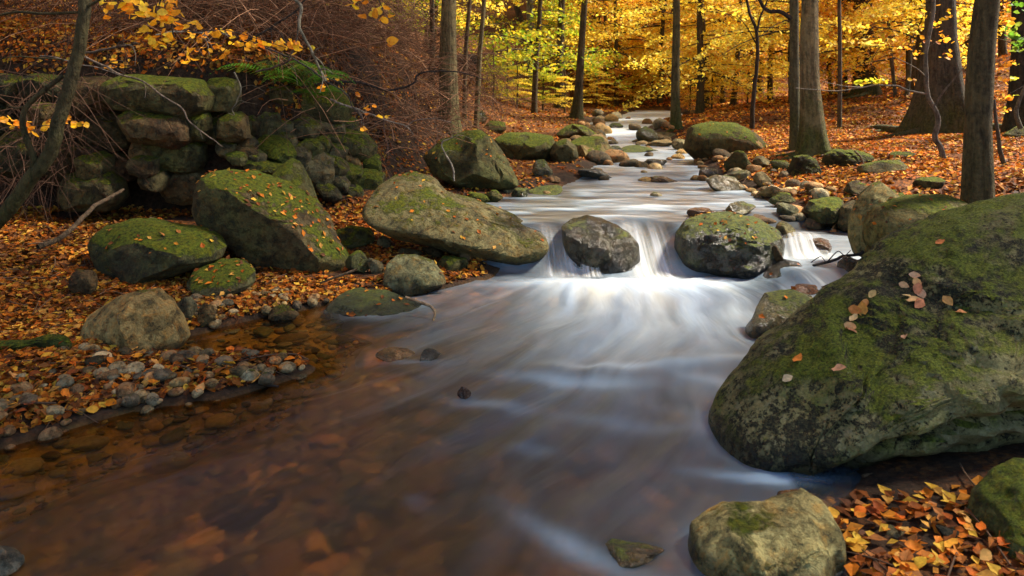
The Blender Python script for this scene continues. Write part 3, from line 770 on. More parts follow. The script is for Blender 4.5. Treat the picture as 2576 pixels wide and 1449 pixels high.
for a in [
    ('pointed brown stone among leaves left of the dark mossy boulder', 178, 668, 250, 748, BROWN, .25),
    ('smooth grey stone touching the right side of the tan boulder', 438, 742, 508, 815, (.19, .19, .14), .1),
    ('narrow tan stone tilted beside the smooth grey stone', 498, 762, 552, 830, TAN, .1),
    ('small three sided stone below the tan boulder', 210, 890, 276, 936, (.12, .1, .06), .2),
    ('low brown stone at the edge of the brown inlet', 672, 768, 752, 808, BROWN, .25),
    ('dark mossy stone right of the foot of the slanted boulder', 868, 632, 945, 692, (.07, .07, .045), .5),
    ('small pale stone leaning right of the slanted boulder tip', 922, 648, 970, 690, PALE, .05),
    ('brown oval stone under the long pale boulder', 1058, 620, 1130, 655, BROWN, .1),
    ('grey brown low stone behind the smooth grey green boulder', 985, 625, 1062, 652, (.14, .12, .08), .15),
    ('mossy stone beside the leaf drift under the long pale boulder', 1095, 640, 1180, 688, (.1, .09, .05), .55),
    ('pinkish stone wedged under the long pale boulder', 1150, 628, 1205, 665, (.17, .12, .08), .05),
    ('small round grey stone in the shade of the long pale boulder', 948, 592, 985, 630, GREY, .2),
    ('moss covered stone at the corner of the long pale boulder', 830, 560, 942, 632, (.08, .075, .05), .6),
    ('tan wedge stone at the far right waterline', 1912, 462, 1978, 496, (.36, .25, .11), .1),
    ('round smooth grey stone on the right bank', 1955, 505, 2018, 548, (.17, .18, .14), .15),
    ('low green stone behind the round smooth grey one', 1935, 483, 2005, 520, GREEN, .45),
    ('tent shaped grey green stone at the right waterline', 1822, 505, 1905, 542, (.2, .19, .11), .3),
    ('flat reddish stone breaking the upper water', 1728, 518, 1806, 548, RED, .05),
    ('brown flat stone behind the leafy mossy dome', 1848, 540, 1952, 572, (.16, .11, .08), .05),
    ('pale rounded stone at the right shoulder of the mossy dome', 1945, 558, 2012, 600, (.22, .21, .14), .25),
    ('dark low stone near the pale rounded stone', 1958, 538, 2008, 562, (.1, .09, .08), .1),
    ('small brown stone beside the mossy dome foot', 1932, 612, 1972, 668, BROWN, .15),
    ('brown stone under running water in the side channel', 2010, 598, 2108, 642, (.14, .08, .055), .05),
    ('round dark stone at the end of the side channel', 2110, 642, 2172, 690, (.09, .07, .055), .1),
    ('blackish round stone against the huge boulder', 2140, 652, 2200, 712, (.07, .065, .06), .1),
    ('orange brown stone awash below the side cascade', 1990, 715, 2058, 742, (.24, .11, .045), 0),
    ('dark brown stone awash beside the huge boulder', 2060, 712, 2110, 738, (.08, .05, .04), 0),
    ('small stone on the wedge boulder side of the channel', 2100, 545, 2150, 575, BROWN, .1),
    ('dark wet stone left of the twin grey stones upstream', 1758, 418, 1818, 452, (.1, .075, .06), .1),
    ('mossy mound stone behind the twin grey stones', 1822, 378, 1900, 440, (.1, .095, .045), .62),
    ('long low grey stone of the twin pair upstream', 1774, 442, 1882, 482, (.18, .165, .12), .15),
    ('rounded grey stone above the long low one', 1826, 424, 1902, 456, (.18, .18, .145), .12),
    ('square topped stone next to the root clump', 1892, 432, 1945, 470, (.2, .17, .11), .15),
    ('pale slab between the mossy mound and the root clump', 1890, 392, 1950, 422, PALE, .1),
    ('small mossy stone below the two trunk beech', 1935, 400, 1985, 428, GREEN, .5),
    ('leaf speckled flat stone in the upper stream', 1450, 424, 1542, 452, (.13, .13, .13), .05),
    ('half drowned brown rock in the rapids', 1628, 444, 1712, 460, (.16, .1, .06), .05),
    ('tiny dark rock in the middle of the upper stream', 1618, 398, 1682, 418, (.07, .06, .05), .1),
    ('low mossy rock in the far stream below the pale stone', 1552, 368, 1655, 384, (.09, .09, .04), .45),
    ('mossy squared boulder at the far right waterline', 1600, 318, 1656, 362, (.12, .115, .05), .5),
    ('grey green boulder in front of the slim trunk', 1632, 330, 1722, 356, (.22, .2, .12), .3),
    ('pale cream stone at the foot of the slim trunk', 1618, 348, 1692, 370, (.42, .36, .24), .0),
    ('white grey stone left of the large brown mossy boulder', 1690, 345, 1730, 378, (.3, .28, .2), .1),
    ('dark mossy rock in the whitewater far upstream', 1518, 366, 1572, 384, (.08, .075, .035), .4),
    ('flat mossy islet in the far rapids', 1532, 309, 1572, 323, (.09, .085, .035), .55),
    ('flat mossy slab lying in the water left of the upper pool', 1322, 468, 1436, 490, (.07, .075, .03), .75),
    ('grey pointed rock at the left waterline upstream', 1335, 402, 1392, 444, (.15, .15, .1), .4),
    ('pinkish flat stone beside the grey pointed rock', 1372, 440, 1418, 462, (.2, .14, .1), .05),
    ('bright moss cushion stone on the left bank', 1175, 482, 1240, 512, (.08, .09, .02), .8),
    ('brown mossy stone near the moss cushion', 1216, 476, 1270, 510, (.12, .1, .05), .5),
    ('small round grey stone between mossy ones', 1258, 465, 1295, 488, (.22, .22, .17), .15),
    ('dark mossy lump at the waterline by the slab', 1286, 470, 1334, 498, (.06, .065, .025), .65),
    ('dark round mossy boulder under the tall beech upstream', 1192, 278, 1228, 312, (.09, .09, .03), .7),
    ('mossy low boulder behind the pyramid boulder', 1218, 302, 1275, 336, (.1, .1, .05), .5),
    ('long leaning slab half buried in leaves on the right slope', 2160, 400, 2278, 440, (.14, .13, .08), .3),
    ('mossy boulder half hidden behind the right foreground tree', 2410, 272, 2455, 318, (.09, .1, .03), .7),
    ('dark stone on the leaf slope below the wide oak', 2240, 382, 2310, 400, (.06, .05, .04), .2),
    ('mossy stone at the right edge beyond the foreground tree', 2520, 318, 2600, 348, (.12, .12, .05), .5),
    ('shaggy moss stone on the lower right slope', 2120, 452, 2190, 492, (.1, .08, .05), .45),
    ('brown mossy stone above the wedge boulder', 2300, 440, 2390, 480, (.1, .085, .05), .5),
    ('small mossy stone at the foot of the leafy slope', 2215, 478, 2290, 505, (.1, .09, .05), .5),
    ('flat pebble pale and dark in the lower right leaves', 2222, 1328, 2290, 1362, (.2, .2, .15), .0),
    ('dark stone half buried in leaves by the corner boulder', 2345, 1320, 2440, 1372, (.045, .045, .035), .2),
    ('brown stone under shallow water behind the front boulder', 1955, 1228, 2045, 1290, (.3, .15, .05), 0),
    ('dark stone peeping out of the current in mid pool', 1148, 972, 1186, 1006, (.1, .05, .03), 0),
    ('greenish stone just awash left of the front boulder', 1490, 1345, 1690, 1420, (.14, .1, .05), .2),
    ('wet stone awash in the current below the brown inlet', 1050, 878, 1112, 914, (.09, .08, .07), 0),
    ('small brown ledge stone awash by the inlet', 945, 884, 1050, 908, (.17, .1, .045), 0),
    ('blurred grey stone at the lower left corner', -60, 1370, 55, 1450, (.2, .2, .2), .0),
]:
    wet = any(w in a[0] for w in ('water', 'awash', 'wet', 'channel', 'stream', 'drowned', 'rapids', 'current'))
    so = stone(*a, wet=wet)
    if 'just awash left' in a[0]: so.location.z -= .028

# froth where the current meets the stones
from mathutils.kdtree import KDTree
_wl = np.concatenate(WETLINE)[::3]
kd = KDTree(len(_wl))
for i, p in enumerate(_wl): kd.insert((p[0], p[1], 0), i)
kd.balance()
_wm = bpy.data.objects['water'].data
_arc = np.empty(len(_wm.vertices), np.float32); _wm.attributes['arc'].data.foreach_get('value', _arc)
_stl = np.empty(len(_wm.vertices), np.float32); _wm.attributes['still'].data.foreach_get('value', _stl)
_fr = fbm(wv * np.array([1, 1, 0]), 5, 3, 15)
for i in np.nonzero(wv[:, 1] < 9)[0]:
    dd = kd.find((wv[i, 0], wv[i, 1], 0))[2]
    if dd < .2: _arc[i] += (1 - .85 * _stl[i]) * (.30 * math.exp(-dd / .045)) * max(0, .6 + 1.2 * _fr[i])
_wm.attributes['arc'].data.foreach_set('value', _arc)

# ------------------------------------------------------------------ dry stone wall on the left bank
wall = bpy.data.objects.new('stone_wall', None); COL.objects.link(wall)
wall.location = (-2.6, 6.7, .3)
wall['label'] = 'old tumbled dry stone wall with mossy stones on the left bank'; wall['category'] = 'wall'
W1 = [(200, 560, 500, 770, DARK, .35), (535, 585, 885, 840, BROWN, .15), (850, 570, 1560, 865, (.13, .115, .07), .62), (1565, 598, 1805, 845, (.15, .14, .09), .5), (500, 690, 715, 925, BROWN, .3), (230, 770, 450, 940, BROWN, .2),
      (645, 825, 990, 1135, (.11, .095, .06), .32), (965, 828, 1440, 1100, (.13, .09, .06), .35), (1390, 810, 1580, 1070, (.1, .1, .05), .7), (1530, 890, 1695, 1095, (.1, .09, .06), .5), (1670, 850, 1870, 1065, (.13, .1, .06), .4),
      (1150, 1005, 1525, 1280, (.12, .12, .06), .52), (1000, 1070, 1210, 1310, (.22, .15, .085), .08), (595, 1155, 840, 1370, (.13, .11, .06), .35), (815, 1165, 1025, 1380, (.11, .075, .05), .2), (390, 1050, 645, 1400, (.08, .06, .04), .25),
      (0, 1005, 310, 1340, DARK, .4), (430, 950, 660, 1080, (.06, .04, .03), .1), (610, 1105, 745, 1200, (.07, .045, .035), .1), (1080, 1285, 1250, 1430, (.1, .085, .055), .25), (1235, 1260, 1590, 1520, (.16, .125, .075), .15),
      (495, 1295, 920, 1590, (.1, .09, .055), .42), (-160, 760, 120, 1010, DARK, .3), (-180, 560, 210, 780, DARK, .3), (1010, 1180, 1180, 1330, (.1, .08, .05), .2), (-200, 1000, 40, 1300, DARK, .3), (300, 900, 450, 1060, (.05, .035, .03), .1)]
for k, (x0, y0, x1, y1, c, ms) in enumerate(W1):
    d = 6.75 + .12 * math.sin(k * 2.3) + .12 * (x1 > 1500) + .0003 * max(0, x0 - 1400) - (.0002 * (y0 - 550))
    X0, X1, Y0, Y1 = x0 / 3, x1 / 3, y0 / 3, y1 / 3
    cx_, cy_ = (X0 + X1) / 2, (Y0 + Y1) / 2; hw, hh = (X1 - X0) / 2 * 1.1, (Y1 - Y0) / 2 * 1.09
    r = np.random.default_rng(k + 50)
    tilt = .12 if 800 < x0 < 1500 else r.uniform(-.1, .1)
    pts = []
    for a in np.linspace(0, 2 * math.pi, 10, endpoint=False) + r.uniform(0, .6):
        ca, sa = math.cos(a), math.sin(a)
        q = r.uniform(.86, 1.05) / (abs(ca) ** 5 + abs(sa) ** 5) ** (1 / 5)
        u, w = ca * q * hw, sa * q * hh
        pts.append((cx_ + u, cy_ + w + tilt * u))
    v, f, org = rock_from_outline(pts, d, min(.42, .55 * hw / FPX * d * 1.6 + .12), 200 + k, sub=5, crest=[(X0, cy_ - hh * .35), (X1, cy_ - hh * .35 + tilt * hw)], k=.8, facets=6, rough=.10, box=.6, cut=(.5, .85), rimk=.5, planes=[((r.uniform(-.3, .3), -1, r.uniform(-.25, .25)), .42), ((r.uniform(-.3, .3), -.55, 1), .6)])
    o = link('stone', mesh_np('stone', v - org, f, M_ROCK, sharp=22), wall, Vector(org) - wall.location, color=(*[q * 1.0 for q in c], ms + .05))
W2 = [(-270, 900, -130, 1060, BROWN, .3), (-150, 880, -30, 1000, GREEN, .5), (-270, 1060, -150, 1180, GREY, .3), (-330, 820, -200, 930, BROWN, .4), (-230, 700, -90, 850, GREEN, .55), (-200, 1150, -80, 1240, GREEN, .5), (-130, 740, -10, 890, (.1, .09, .05), .5), (560, 1010, 650, 1100, GREEN, .5), (440, 1140, 520, 1210, GREY, .3), (250, 1210, 330, 1270, BROWN, .3), (850, 1150, 930, 1220, GREEN, .6), (-100, 1030, 0, 1110, GREY, .4), (880, 1300, 960, 1400, GREEN, .6),
      (0, 800, 175, 1045, (.12, .12, .08), .5), (-60, 585, 275, 835, (.13, .11, .07), .5), (285, 650, 645, 885, (.1, .1, .055), .6), (165, 895, 285, 1010, GREY, .25), (255, 895, 445, 1045, GREY, .3), (545, 895, 665, 1060, GREY, .3),
      (15, 1045, 260, 1210, (.08, .1, .02), .85), (205, 995, 305, 1115, GREY, .25), (345, 1050, 485, 1190, GREEN, .45), (440, 1035, 560, 1155, GREEN, .5), (555, 1085, 675, 1210, GREY, .3), (645, 895, 765, 1015, GREEN, .55), (635, 995, 890, 1210, (.12, .12, .07), .52),
      (685, 1165, 775, 1240, TAN, .05), (820, 1185, 935, 1310, (.08, .1, .02), .85), (285, 1105, 425, 1250, GREY, .3), (405, 1175, 580, 1430, (.17, .165, .12), .25), (495, 1185, 675, 1310, (.1, .09, .06), .4), (575, 1305, 695, 1440, GREY, .4), (655, 1255, 785, 1410, (.09, .1, .03), .75),
      (695, 1235, 805, 1320, GREEN, .5), (785, 1285, 945, 1449, (.09, .1, .03), .6), (-60, 1130, 60, 1260, GREY, .3), (-120, 1090, 20, 1170, BROWN, .15), (-80, 1205, 200, 1300, GREEN, .55), (-110, 870, 10, 1010, (.1, .08, .05), .3), (-160, 1000, -40, 1120, BROWN, .2),
      (430, 890, 560, 1010, GREY, .3), (300, 820, 420, 900, BROWN, .2), (760, 1090, 860, 1200, GREEN, .4), (120, 1240, 280, 1330, GREEN, .6), (480, 1390, 620, 1500, DARK, .3), (20, 1330, 130, 1400, GREEN, .6), (-40, 1280, 70, 1350, BROWN, .3), (380, 1000, 450, 1070, GREY, .2), (700, 1400, 820, 1500, DARK, .4)]
for k, (x0, y0, x1, y1, c, ms) in enumerate(W2):
    X0, X1, Y0, Y1 = 644 + x0 / 3, 644 + x1 / 3, y0 / 3, y1 / 3
    fx = np.clip(((X0 + X1) / 2 - 600) / 340, 0, 1); fy = np.clip((480 - (Y0 + Y1) / 2) / 280, 0, 1)
    d = 6.45 + 1.0 * fx + 1.0 * fy
    cx_, cy_ = (X0 + X1) / 2, (Y0 + Y1) / 2; hw, hh = (X1 - X0) / 2 * 1.3, (Y1 - Y0) / 2 * 1.25
    r = np.random.default_rng(k + 150)
    tilt = r.uniform(.1, .65)
    pts = []
    for a in np.linspace(0, 2 * math.pi, 7, endpoint=False) + r.uniform(0, .9):
        ca, sa = math.cos(a), math.sin(a)
        q = r.uniform(.8, 1.12) / (abs(ca) ** 4 + abs(sa) ** 4) ** (1 / 4)
        u, w = ca * q * hw, sa * q * hh
        pts.append((cx_ + u - .15 * w, cy_ + w + tilt * u))
    v, f, org = rock_from_outline(pts, d, hw / FPX * d * 1.1 + .05, 400 + k, sub=4, crest=[(X0, cy_ - hh * .3), (X1, cy_ - hh * .3 + tilt * hw)], k=.9, facets=6, rough=.11, box=.62, cut=(.5, .85), rimk=.5, planes=[((r.uniform(-.5, .3), -1, r.uniform(-.2, .3)), .42), ((r.uniform(-.2, .5), -.5, 1), .55)])
    link('stone', mesh_np('stone', v - org, f, M_ROCK, sharp=22), wall, Vector(org) - wall.location, color=(*[q * 1.0 for q in c], ms + .08))
# upright mossy slab of the wall beside the slanted boulder
v, f, org = rock_from_outline([(672, 470), (700, 420), (735, 396), (752, 405), (780, 455), (803, 520), (790, 530), (740, 520), (690, 500)], 6.5, .2, 333, sub=4, crest=[(672, 455), (735, 425), (803, 530)], k=1.2, facets=3)
link('stone', mesh_np('stone', v - org, f, M_ROCK, sharp=22), wall, Vector(org) - wall.location, color=(.11, .11, .06, .62))

# ------------------------------------------------------------------ trees
def leaf_cloud(centres, normals, size, cols, aspect=.62, seed=0):
    """kite shaped leaves, four corners each"""
    r = np.random.default_rng(seed)
    n = len(centres)
    a = r.normal(size=(n, 3))
    u = np.cross(normals, a); u /= np.linalg.norm(u, axis=1)[:, None] + 1e-9
    w = np.cross(normals, u)
    s = np.broadcast_to(size, (n,))[:, None] * r.uniform(.5, 1.3, (n, 1))
    p0 = centres - u * s * .5; p2 = centres + u * s * .5
    mid = centres - u * s * .04 + normals * s * .1
    p1 = mid + w * s * .5 * aspect; p3 = mid - w * s * .5 * aspect
    v = np.stack([p0, p1, p2, p3], 1).reshape(-1, 3)
    f = np.arange(4 * n).reshape(n, 4)
    return v, f, np.repeat(cols, 4, 0)

PAL = {'yellow': [(.95, .72, .07), (.93, .62, .05), (.96, .80, .14), (.88, .52, .03), (.80, .72, .08)],
       'orange': [(.93, .56, .05), (.90, .44, .035), (.95, .66, .08), (.80, .32, .025), (.95, .62, .2)],
       'green': [(.35, .42, .02), (.62, .52, .03), (.22, .34, .02), (.75, .52, .03), (.45, .48, .03)],
       'litter': [(.66, .20, .018), (.50, .12, .012), (.74, .29, .03), (.70, .36, .07), (.26, .075, .014), (.78, .46, .05), (.56, .15, .014), (.13, .05, .02), (.22, .07, .016), (.42, .16, .04)]}
def palette(name, n, r):
    f_ = .85 if name == 'litter' else 1
    p = np.array(PAL[name]); return p[r.integers(0, len(p), n)] * r.uniform(.6 if name == 'litter' else .8, 1.15, (n, 1)) * f_

def crown_mesh(pal, seed, z0, z1, rad, sprays, per, leaf, droop=.25):
    r = np.random.default_rng(seed)
    C, N, T = [], [], []
    for s in range(sprays):
        z = z0 + (z1 - z0) * r.random()
        az = r.uniform(0, 2 * math.pi)
        L = rad * r.uniform(.45, 1) * (1 - .45 * (z - z0) / (z1 - z0))
        t = r.random(per) ** .7
        side = r.normal(size=per) * .22 * L * (.35 + .65 * np.sin(t * math.pi))
        up = r.uniform(-.15, .35)
        px = np.cos(az) * t * L - np.sin(az) * side
        py = np.sin(az) * t * L + np.cos(az) * side
        pz = z + t * L * up - droop * L * t ** 2 + r.normal(size=per) * .06
        C.append(np.stack([px, py, pz], 1))
        nn = np.stack([r.normal(size=per) * .75, r.normal(size=per) * .75, np.ones(per)], 1)
        N.append(nn / np.linalg.norm(nn, axis=1)[:, None])
        tt = np.linspace(0, 1, 5)
        T.append(tube(np.stack([np.cos(az) * tt * L, np.sin(az) * tt * L, z + tt * L * up - droop * L * tt ** 2], 1), .028 * (1 - tt * .8) * L / 2.5, 4))
    C = np.concatenate(C); N = np.concatenate(N)
    v, f, c = leaf_cloud(C, N, leaf, palette(pal, len(C), r), seed=seed)
    return mesh_np('crown', v, f, M_LEAF, smooth=False, cols=c), mesh_np('branch', *join(T), M_BARK)

CROWNS = {}
for pal in ('yellow', 'orange', 'green'):
    for q in range(2):
        CROWNS[pal, 'low', q] = crown_mesh(pal, 300 + q + len(pal), .9, 5.6, 2.9, 27, 180, .11)
        CROWNS[pal, 'high', q] = crown_mesh(pal, 340 + q + len(pal), 4.2, 11.5, 3.4, 34, 32, .16)

for pal in ('yellow', 'orange', 'green'):
    for q in range(2):
        CROWNS[pal, 'dense', q] = crown_mesh(pal, 380 + q + len(pal), 4.6, 12, 3.7, 64, 80, .17)  # thickened out-of-frame crowns, made to cast shade on the left bank

def trunk_mesh(pts, r0, r1, flare=0.0, seed=0, sides=20, lobes=5, rings=10):
    p = spline(pts, rings)
    n = len(p)
    t = np.linspace(0, 1, n)
    r = r0 + (r1 - r0) * t
    v, f = tube(p, r, sides)
    v = v.reshape(n, sides, 3)
    dirs = v - p[:, None, :]
    a = np.arange(sides) / sides * 2 * math.pi
    hz = (p[:, 2] - p[0, 2])
    rr = np.random.default_rng(seed)
    lob = .5 + .5 * np.cos(lobes * a + rr.uniform(0, 6)) + .3 * np.cos((lobes - 2) * a + rr.uniform(0, 6))
    fl = flare * np.exp(-np.clip(hz, 0, None) / (r0 * 2.4))[:, None] * (.55 + .75 * lob[None, :])
    nz = fbm((v.reshape(-1, 3) * np.array([4, 4, 1.2])) / max(r0, .05) * .25 + seed, 1, 3, seed).reshape(n, sides)
    v = p[:, None, :] + dirs * (1 + fl + .10 * nz)[:, :, None]
    return v.reshape(-1, 3), f

def tree(name, label, X, Yb, wpx, Xtop, pal=None, kind='high', d=None, height=11.5, flare=.9, color=(.12, .105, .075), moss=.5, group=None, bend=(), crown_scale=1.0, roots=0, low=False, hue=(1, 1, 1), sides=18):
    seed = abs(int(X * 7 + Yb))
    r = random.Random(seed)
    b = hit(X, Yb) if d is None else np.array([*at(X, Yb, d)[:2], 0])
    if d is not None: b[2] = gz(b[0], b[1])
    d = b[1]
    org = Vector((b[0], b[1], b[2]))
    t = bpy.data.objects.new(name, None); COL.objects.link(t); t.location = org
    t['label'] = label; t['category'] = 'tree'
    if group: t['group'] = group
    zt = at(0, 0, d)[2] - b[2]
    slope = ((Xtop - X) / FPX * d) / max(zt, .5)
    pts = [(0, 0, -.25), (0, 0, .02)]
    for (fr, off) in bend: pts.append((slope * fr * zt + off / FPX * d, 0, fr * zt))
    hs = [h for h in (1.2, 2.4, 4.2, 7, height) if h > (bend[-1][0] * zt + .4 if bend else .6)]
    for h in hs: pts.append((slope * min(h, zt * 1.4) + r.uniform(-.03, .03), r.uniform(-.05, .05), h))
    r0 = wpx / FPX * d / 2
    v, f = trunk_mesh(pts, r0 * 1.06, r0 * .35, flare, seed, sides)
    parts = [(v, f)]
    link('trunk', mesh_np('trunk', v, f, M_BARK), t, color=(*color, moss))
    for q in range(roots):
        a = r.uniform(0, 2 * math.pi) if q else math.pi
        L = r0 * r.uniform(4, 7)
        tt = np.linspace(0, 1, 9)
        rx = np.cos(a + .5 * np.sin(tt * 3 + q)) * tt * L; ry = np.sin(a + .5 * np.sin(tt * 3 + q)) * tt * L * .8
        rz = ground(org.x + rx, org.y + ry) - org.z + r0 * .45 * (1 - tt) - .015
        rv, rf = tube(np.stack([rx, ry, rz], 1), r0 * .42 * (1 - tt * .8), 8)
        link('root', mesh_np('root', rv, rf, M_BARK), t, color=(*color, moss))
    if pal:
        kinds = [kind] + (['low'] if low else [])
        for kk in kinds:
            cm, bmx = CROWNS[pal, kk, seed % 2]
            s = crown_scale * r.uniform(.9, 1.15)
            for nm, mm, colr in (('crown', cm, (*hue, 1)), ('branch', bmx, (*color, 0))):
                o = link(nm, mm, t, color=colr)
                o.scale = (s, s, s * (1.0 if kk == 'low' else 1.1)); o.rotation_euler = (0, 0, r.uniform(0, 6.28))
    return t

GB, DB, BB = (.14, .11, .052), (.062, .044, .024), (.095, .066, .036)
TREES = [
    ('beech_tree', 'tall grey green beech with the widest trunk left of the stream', 1128, 328, 50, 1128, 'orange', 'high', None, GB, .35, 0),
    ('beech_tree', 'slim dark trunk close behind the wide beech on the left bank', 1085, 262, 16, 1086, 'yellow', 'high', 13.0, DB, .3, 0),
    ('young_tree', 'thin upright stem right of the wide beech on the left bank', 1168, 285, 13, 1180, 'yellow', 'high', 12.5, BB, .4, 0),
    ('young_tree', 'thin pale stem leaning right with its foot by a round mossy boulder', 1198, 282, 15, 1214, 'green', 'high', 12.4, GB, .4, 0),
    ('old_tree', 'blurred grey trunk behind green leaves left of the stream', 1333, 255, 26, 1333, 'green', 'low', 26, (.16, .14, .12), .1, 0),
    ('old_tree', 'dark double trunk veiled by green leaves', 1408, 258, 26, 1412, 'green', 'low', 23, DB, .2, 0),
    ('old_tree', 'dark trunk with a leaning foot at the left end of the far rapids', 1452, 290, 24, 1470, 'yellow', 'high', 19, DB, .4, 1),
    ('young_tree', 'short dark trunk in the middle of the yellow wood beyond the water', 1605, 252, 18, 1600, 'orange', 'low', 30, DB, .1, 0),
    ('beech_tree', 'straight slim trunk rising from the far right waterline', 1700, 338, 25, 1700, 'yellow', 'high', 15.0, (.075, .066, .03), .8, 1),
    ('old_tree', 'dark straight trunk right of the slim waterline tree', 1760, 302, 21, 1763, 'yellow', 'low', 19, DB, .3, 0),
    ('old_tree', 'dark thin trunk half hidden by yellow sprays right of the stream', 1818, 275, 13, 1822, 'yellow', 'low', 25, DB, .1, 0),
    ('old_tree', 'dark trunk leaning right among yellow sprays', 1845, 272, 15, 1862, 'orange', 'low', 23, DB, .1, 0),
    ('beech_tree', 'smaller left trunk of the beech pair with mossy feet', 2000, 388, 28, 1996, 'orange', 'high', 9.9, (.10, .088, .05), .6, 0),
    ('beech_tree', 'thick smooth grey beech with mossy flaring roots right of the stream', 2045, 392, 54, 2040, 'orange', 'dense', 9.35, (.165, .13, .068), .8, 4),
    ('young_tree', 'slender dark trunk on the leaf slope right of the smooth beech', 2112, 308, 12, 2106, 'orange', 'high', 13, (.08, .06, .04), .3, 0),
    ('old_tree', 'stout dark trunk with mossy roots on the upper leaf slope', 2180, 246, 40, 2182, 'orange', 'low', 18.5, (.06, .042, .03), .6, 3),
    ('young_tree', 'grey stem behind the leaf slope left of the wide oak', 2252, 258, 10, 2232, 'orange', 'low', 17, (.1, .08, .06), .1, 0),
    ('young_tree', 'leaning grey stem beside the wide oak', 2282, 266, 12, 2306, 'orange', 'high', 16, (.1, .085, .06), .1, 0),
    ('oak_tree', 'wide rough dark trunk with spreading roots on the right slope', 2362, 352, 86, 2368, 'orange', 'high', 11.2, (.062, .05, .034), .55, 4),
    ('beech_tree', 'dark smooth trunk standing behind the huge boulder in the right foreground', 2462, 560, 74, 2484, 'orange', 'dense', 5.7, (.078, .060, .028), .25, 0),
    ('old_tree', 'very dark trunk at the right edge of the view', 2562, 318, 56, 2562, 'green', 'high', 10.2, (.03, .026, .02), .2, 0),
]
for (nm, lb, X, Yb, w, Xt, pal, kd, d, c, ms, rt) in TREES:
    fl = 1.6 if 'spreading' in lb else (1.5 if rt else .7)
    tree(nm, lb, X, Yb, w, Xt, pal, kd, d, flare=fl, color=c, moss=ms, roots=rt, sides=28 if w > 30 else 14)

# the wood beyond: slender trees that only their place sets apart
bgr = random.Random(5)
GRP = 'slender trees of the autumn wood upstream'
n_bg = 0
MARKS = [(1128, 'the wide beech'), (1333, 'the blurred grey trunk'), (1408, 'the double trunk'), (1452, 'the footed trunk'), (1605, 'the short trunk'), (1700, 'the waterline tree'), (1760, 'the dark straight trunk'), (1850, 'the leaning trunk'), (2000, 'the beech pair'), (2180, 'the stout trunk'), (2362, 'the wide oak')]
for (x0, x1, y0, y1, n, pals) in ((-9, 1.0, 17, 34, 12, ('green', 'green', 'yellow')), (2.0, 6, 24, 40, 10, ('yellow', 'yellow', 'orange')), (6, 12, 20, 36, 13, ('yellow', 'orange', 'yellow')), (11, 22, 16, 34, 14, ('orange', 'orange', 'yellow')), (5, 11, 15, 24, 8, ('orange', 'yellow')), (2.5, 9, 22, 36, 14, ('yellow',)), (-22, -8, 16, 34, 9, ('orange', 'yellow'))):
    k = 0
    while k < n:
        x, y = bgr.uniform(x0, x1), bgr.uniform(y0, y1)
        sd = float(shore_distance(np.array([x]), np.array([y]))[0])
        if sd < .7: continue
        X = CX + x / y * FPX
        pal = bgr.choice(pals)
        if X < -40 or X > 2620: n -= 1; continue
        q = sum(X > m[0] for m in MARKS)
        a_, b_ = MARKS[q - 1][1] if q else 'the left edge', MARKS[q][1] if q < len(MARKS) else 'the right edge'
        lb = ('near ' if y < 22 else 'far ' if y > 29 else '') + 'slender trunk with %s leaves between %s and %s' % ({'green': 'green', 'yellow': 'yellow', 'orange': 'orange'}[pal], a_, b_)
        tree('woodland_tree', lb, X, 260, bgr.uniform(.13, .32) * FPX / y, X + bgr.uniform(-14, 14), pal, 'low', y, flare=.5, color=DB, moss=.1, group=GRP + ': ' + lb, sides=8, crown_scale=bgr.uniform(.85, 1.25))
        k += 1; n_bg += 1
# low yellow saplings lining the far stream
for k, (X, Y, s, pal) in enumerate([(1240, 268, .42, 'green'), (1300, 275, .4, 'yellow'), (1365, 278, .45, 'green'), (1420, 285, .38, 'yellow'), (1500, 272, .45, 'yellow'), (1545, 270, .5, 'orange'), (1590, 262, .5, 'yellow'), (1640, 258, .5, 'yellow'), (1735, 280, .4, 'orange'), (1790, 276, .42, 'yellow'), (1880, 262, .42, 'orange'), (1935, 250, .45, 'yellow'), (1275, 250, .55, 'green'), (1460, 262, .5, 'orange')]):
    x_lab = ['low green and yellow bush right of the thin pale leaning stem', 'low yellow bush below the blurred grey trunk', 'low green and yellow bush left of the dark double trunk', 'low yellow bush below the dark double trunk', 'low yellow bush right of the leaning footed trunk', 'low orange bush above the flat mossy islet in the far rapids', 'low yellow bush in front of the short dark trunk', 'low yellow bush left of the straight waterline tree', 'low orange bush between the waterline tree and the dark straight trunk', 'low yellow bush right of the dark straight trunk', 'low orange bush behind the thin crooked tree', 'low yellow bush left of the beech pair', 'taller green and yellow bush behind the left bank', 'low orange bush behind the leaning footed trunk'][k]
    b = hit(X, Y)
    t = bpy.data.objects.new('beech_sapling', None); COL.objects.link(t); t.location = b
    t['label'] = x_lab; t['category'] = 'sapling'; t['group'] = 'low leafy saplings along the far stream, ' + pal
    cm, bmx = CROWNS[pal, 'low', k % 2]
    for nm, mm, c in (('crown', cm, (1, 1, 1, 1)), ('branch', bmx, (*DB, 0))):
        o = link(nm, mm, t, color=c); o.scale = (s * .8, s * .8, s * .5); o.rotation_euler = (0, 0, k)
    v, f = tube(np.array([(0, 0, -.1), (.03, 0, .8), (0, .04, 7.4 * s * .5)]), [.03, .025, .01], 6)
    link('trunk', mesh_np('trunk', v, f, M_BARK), t, color=(*DB, 0))

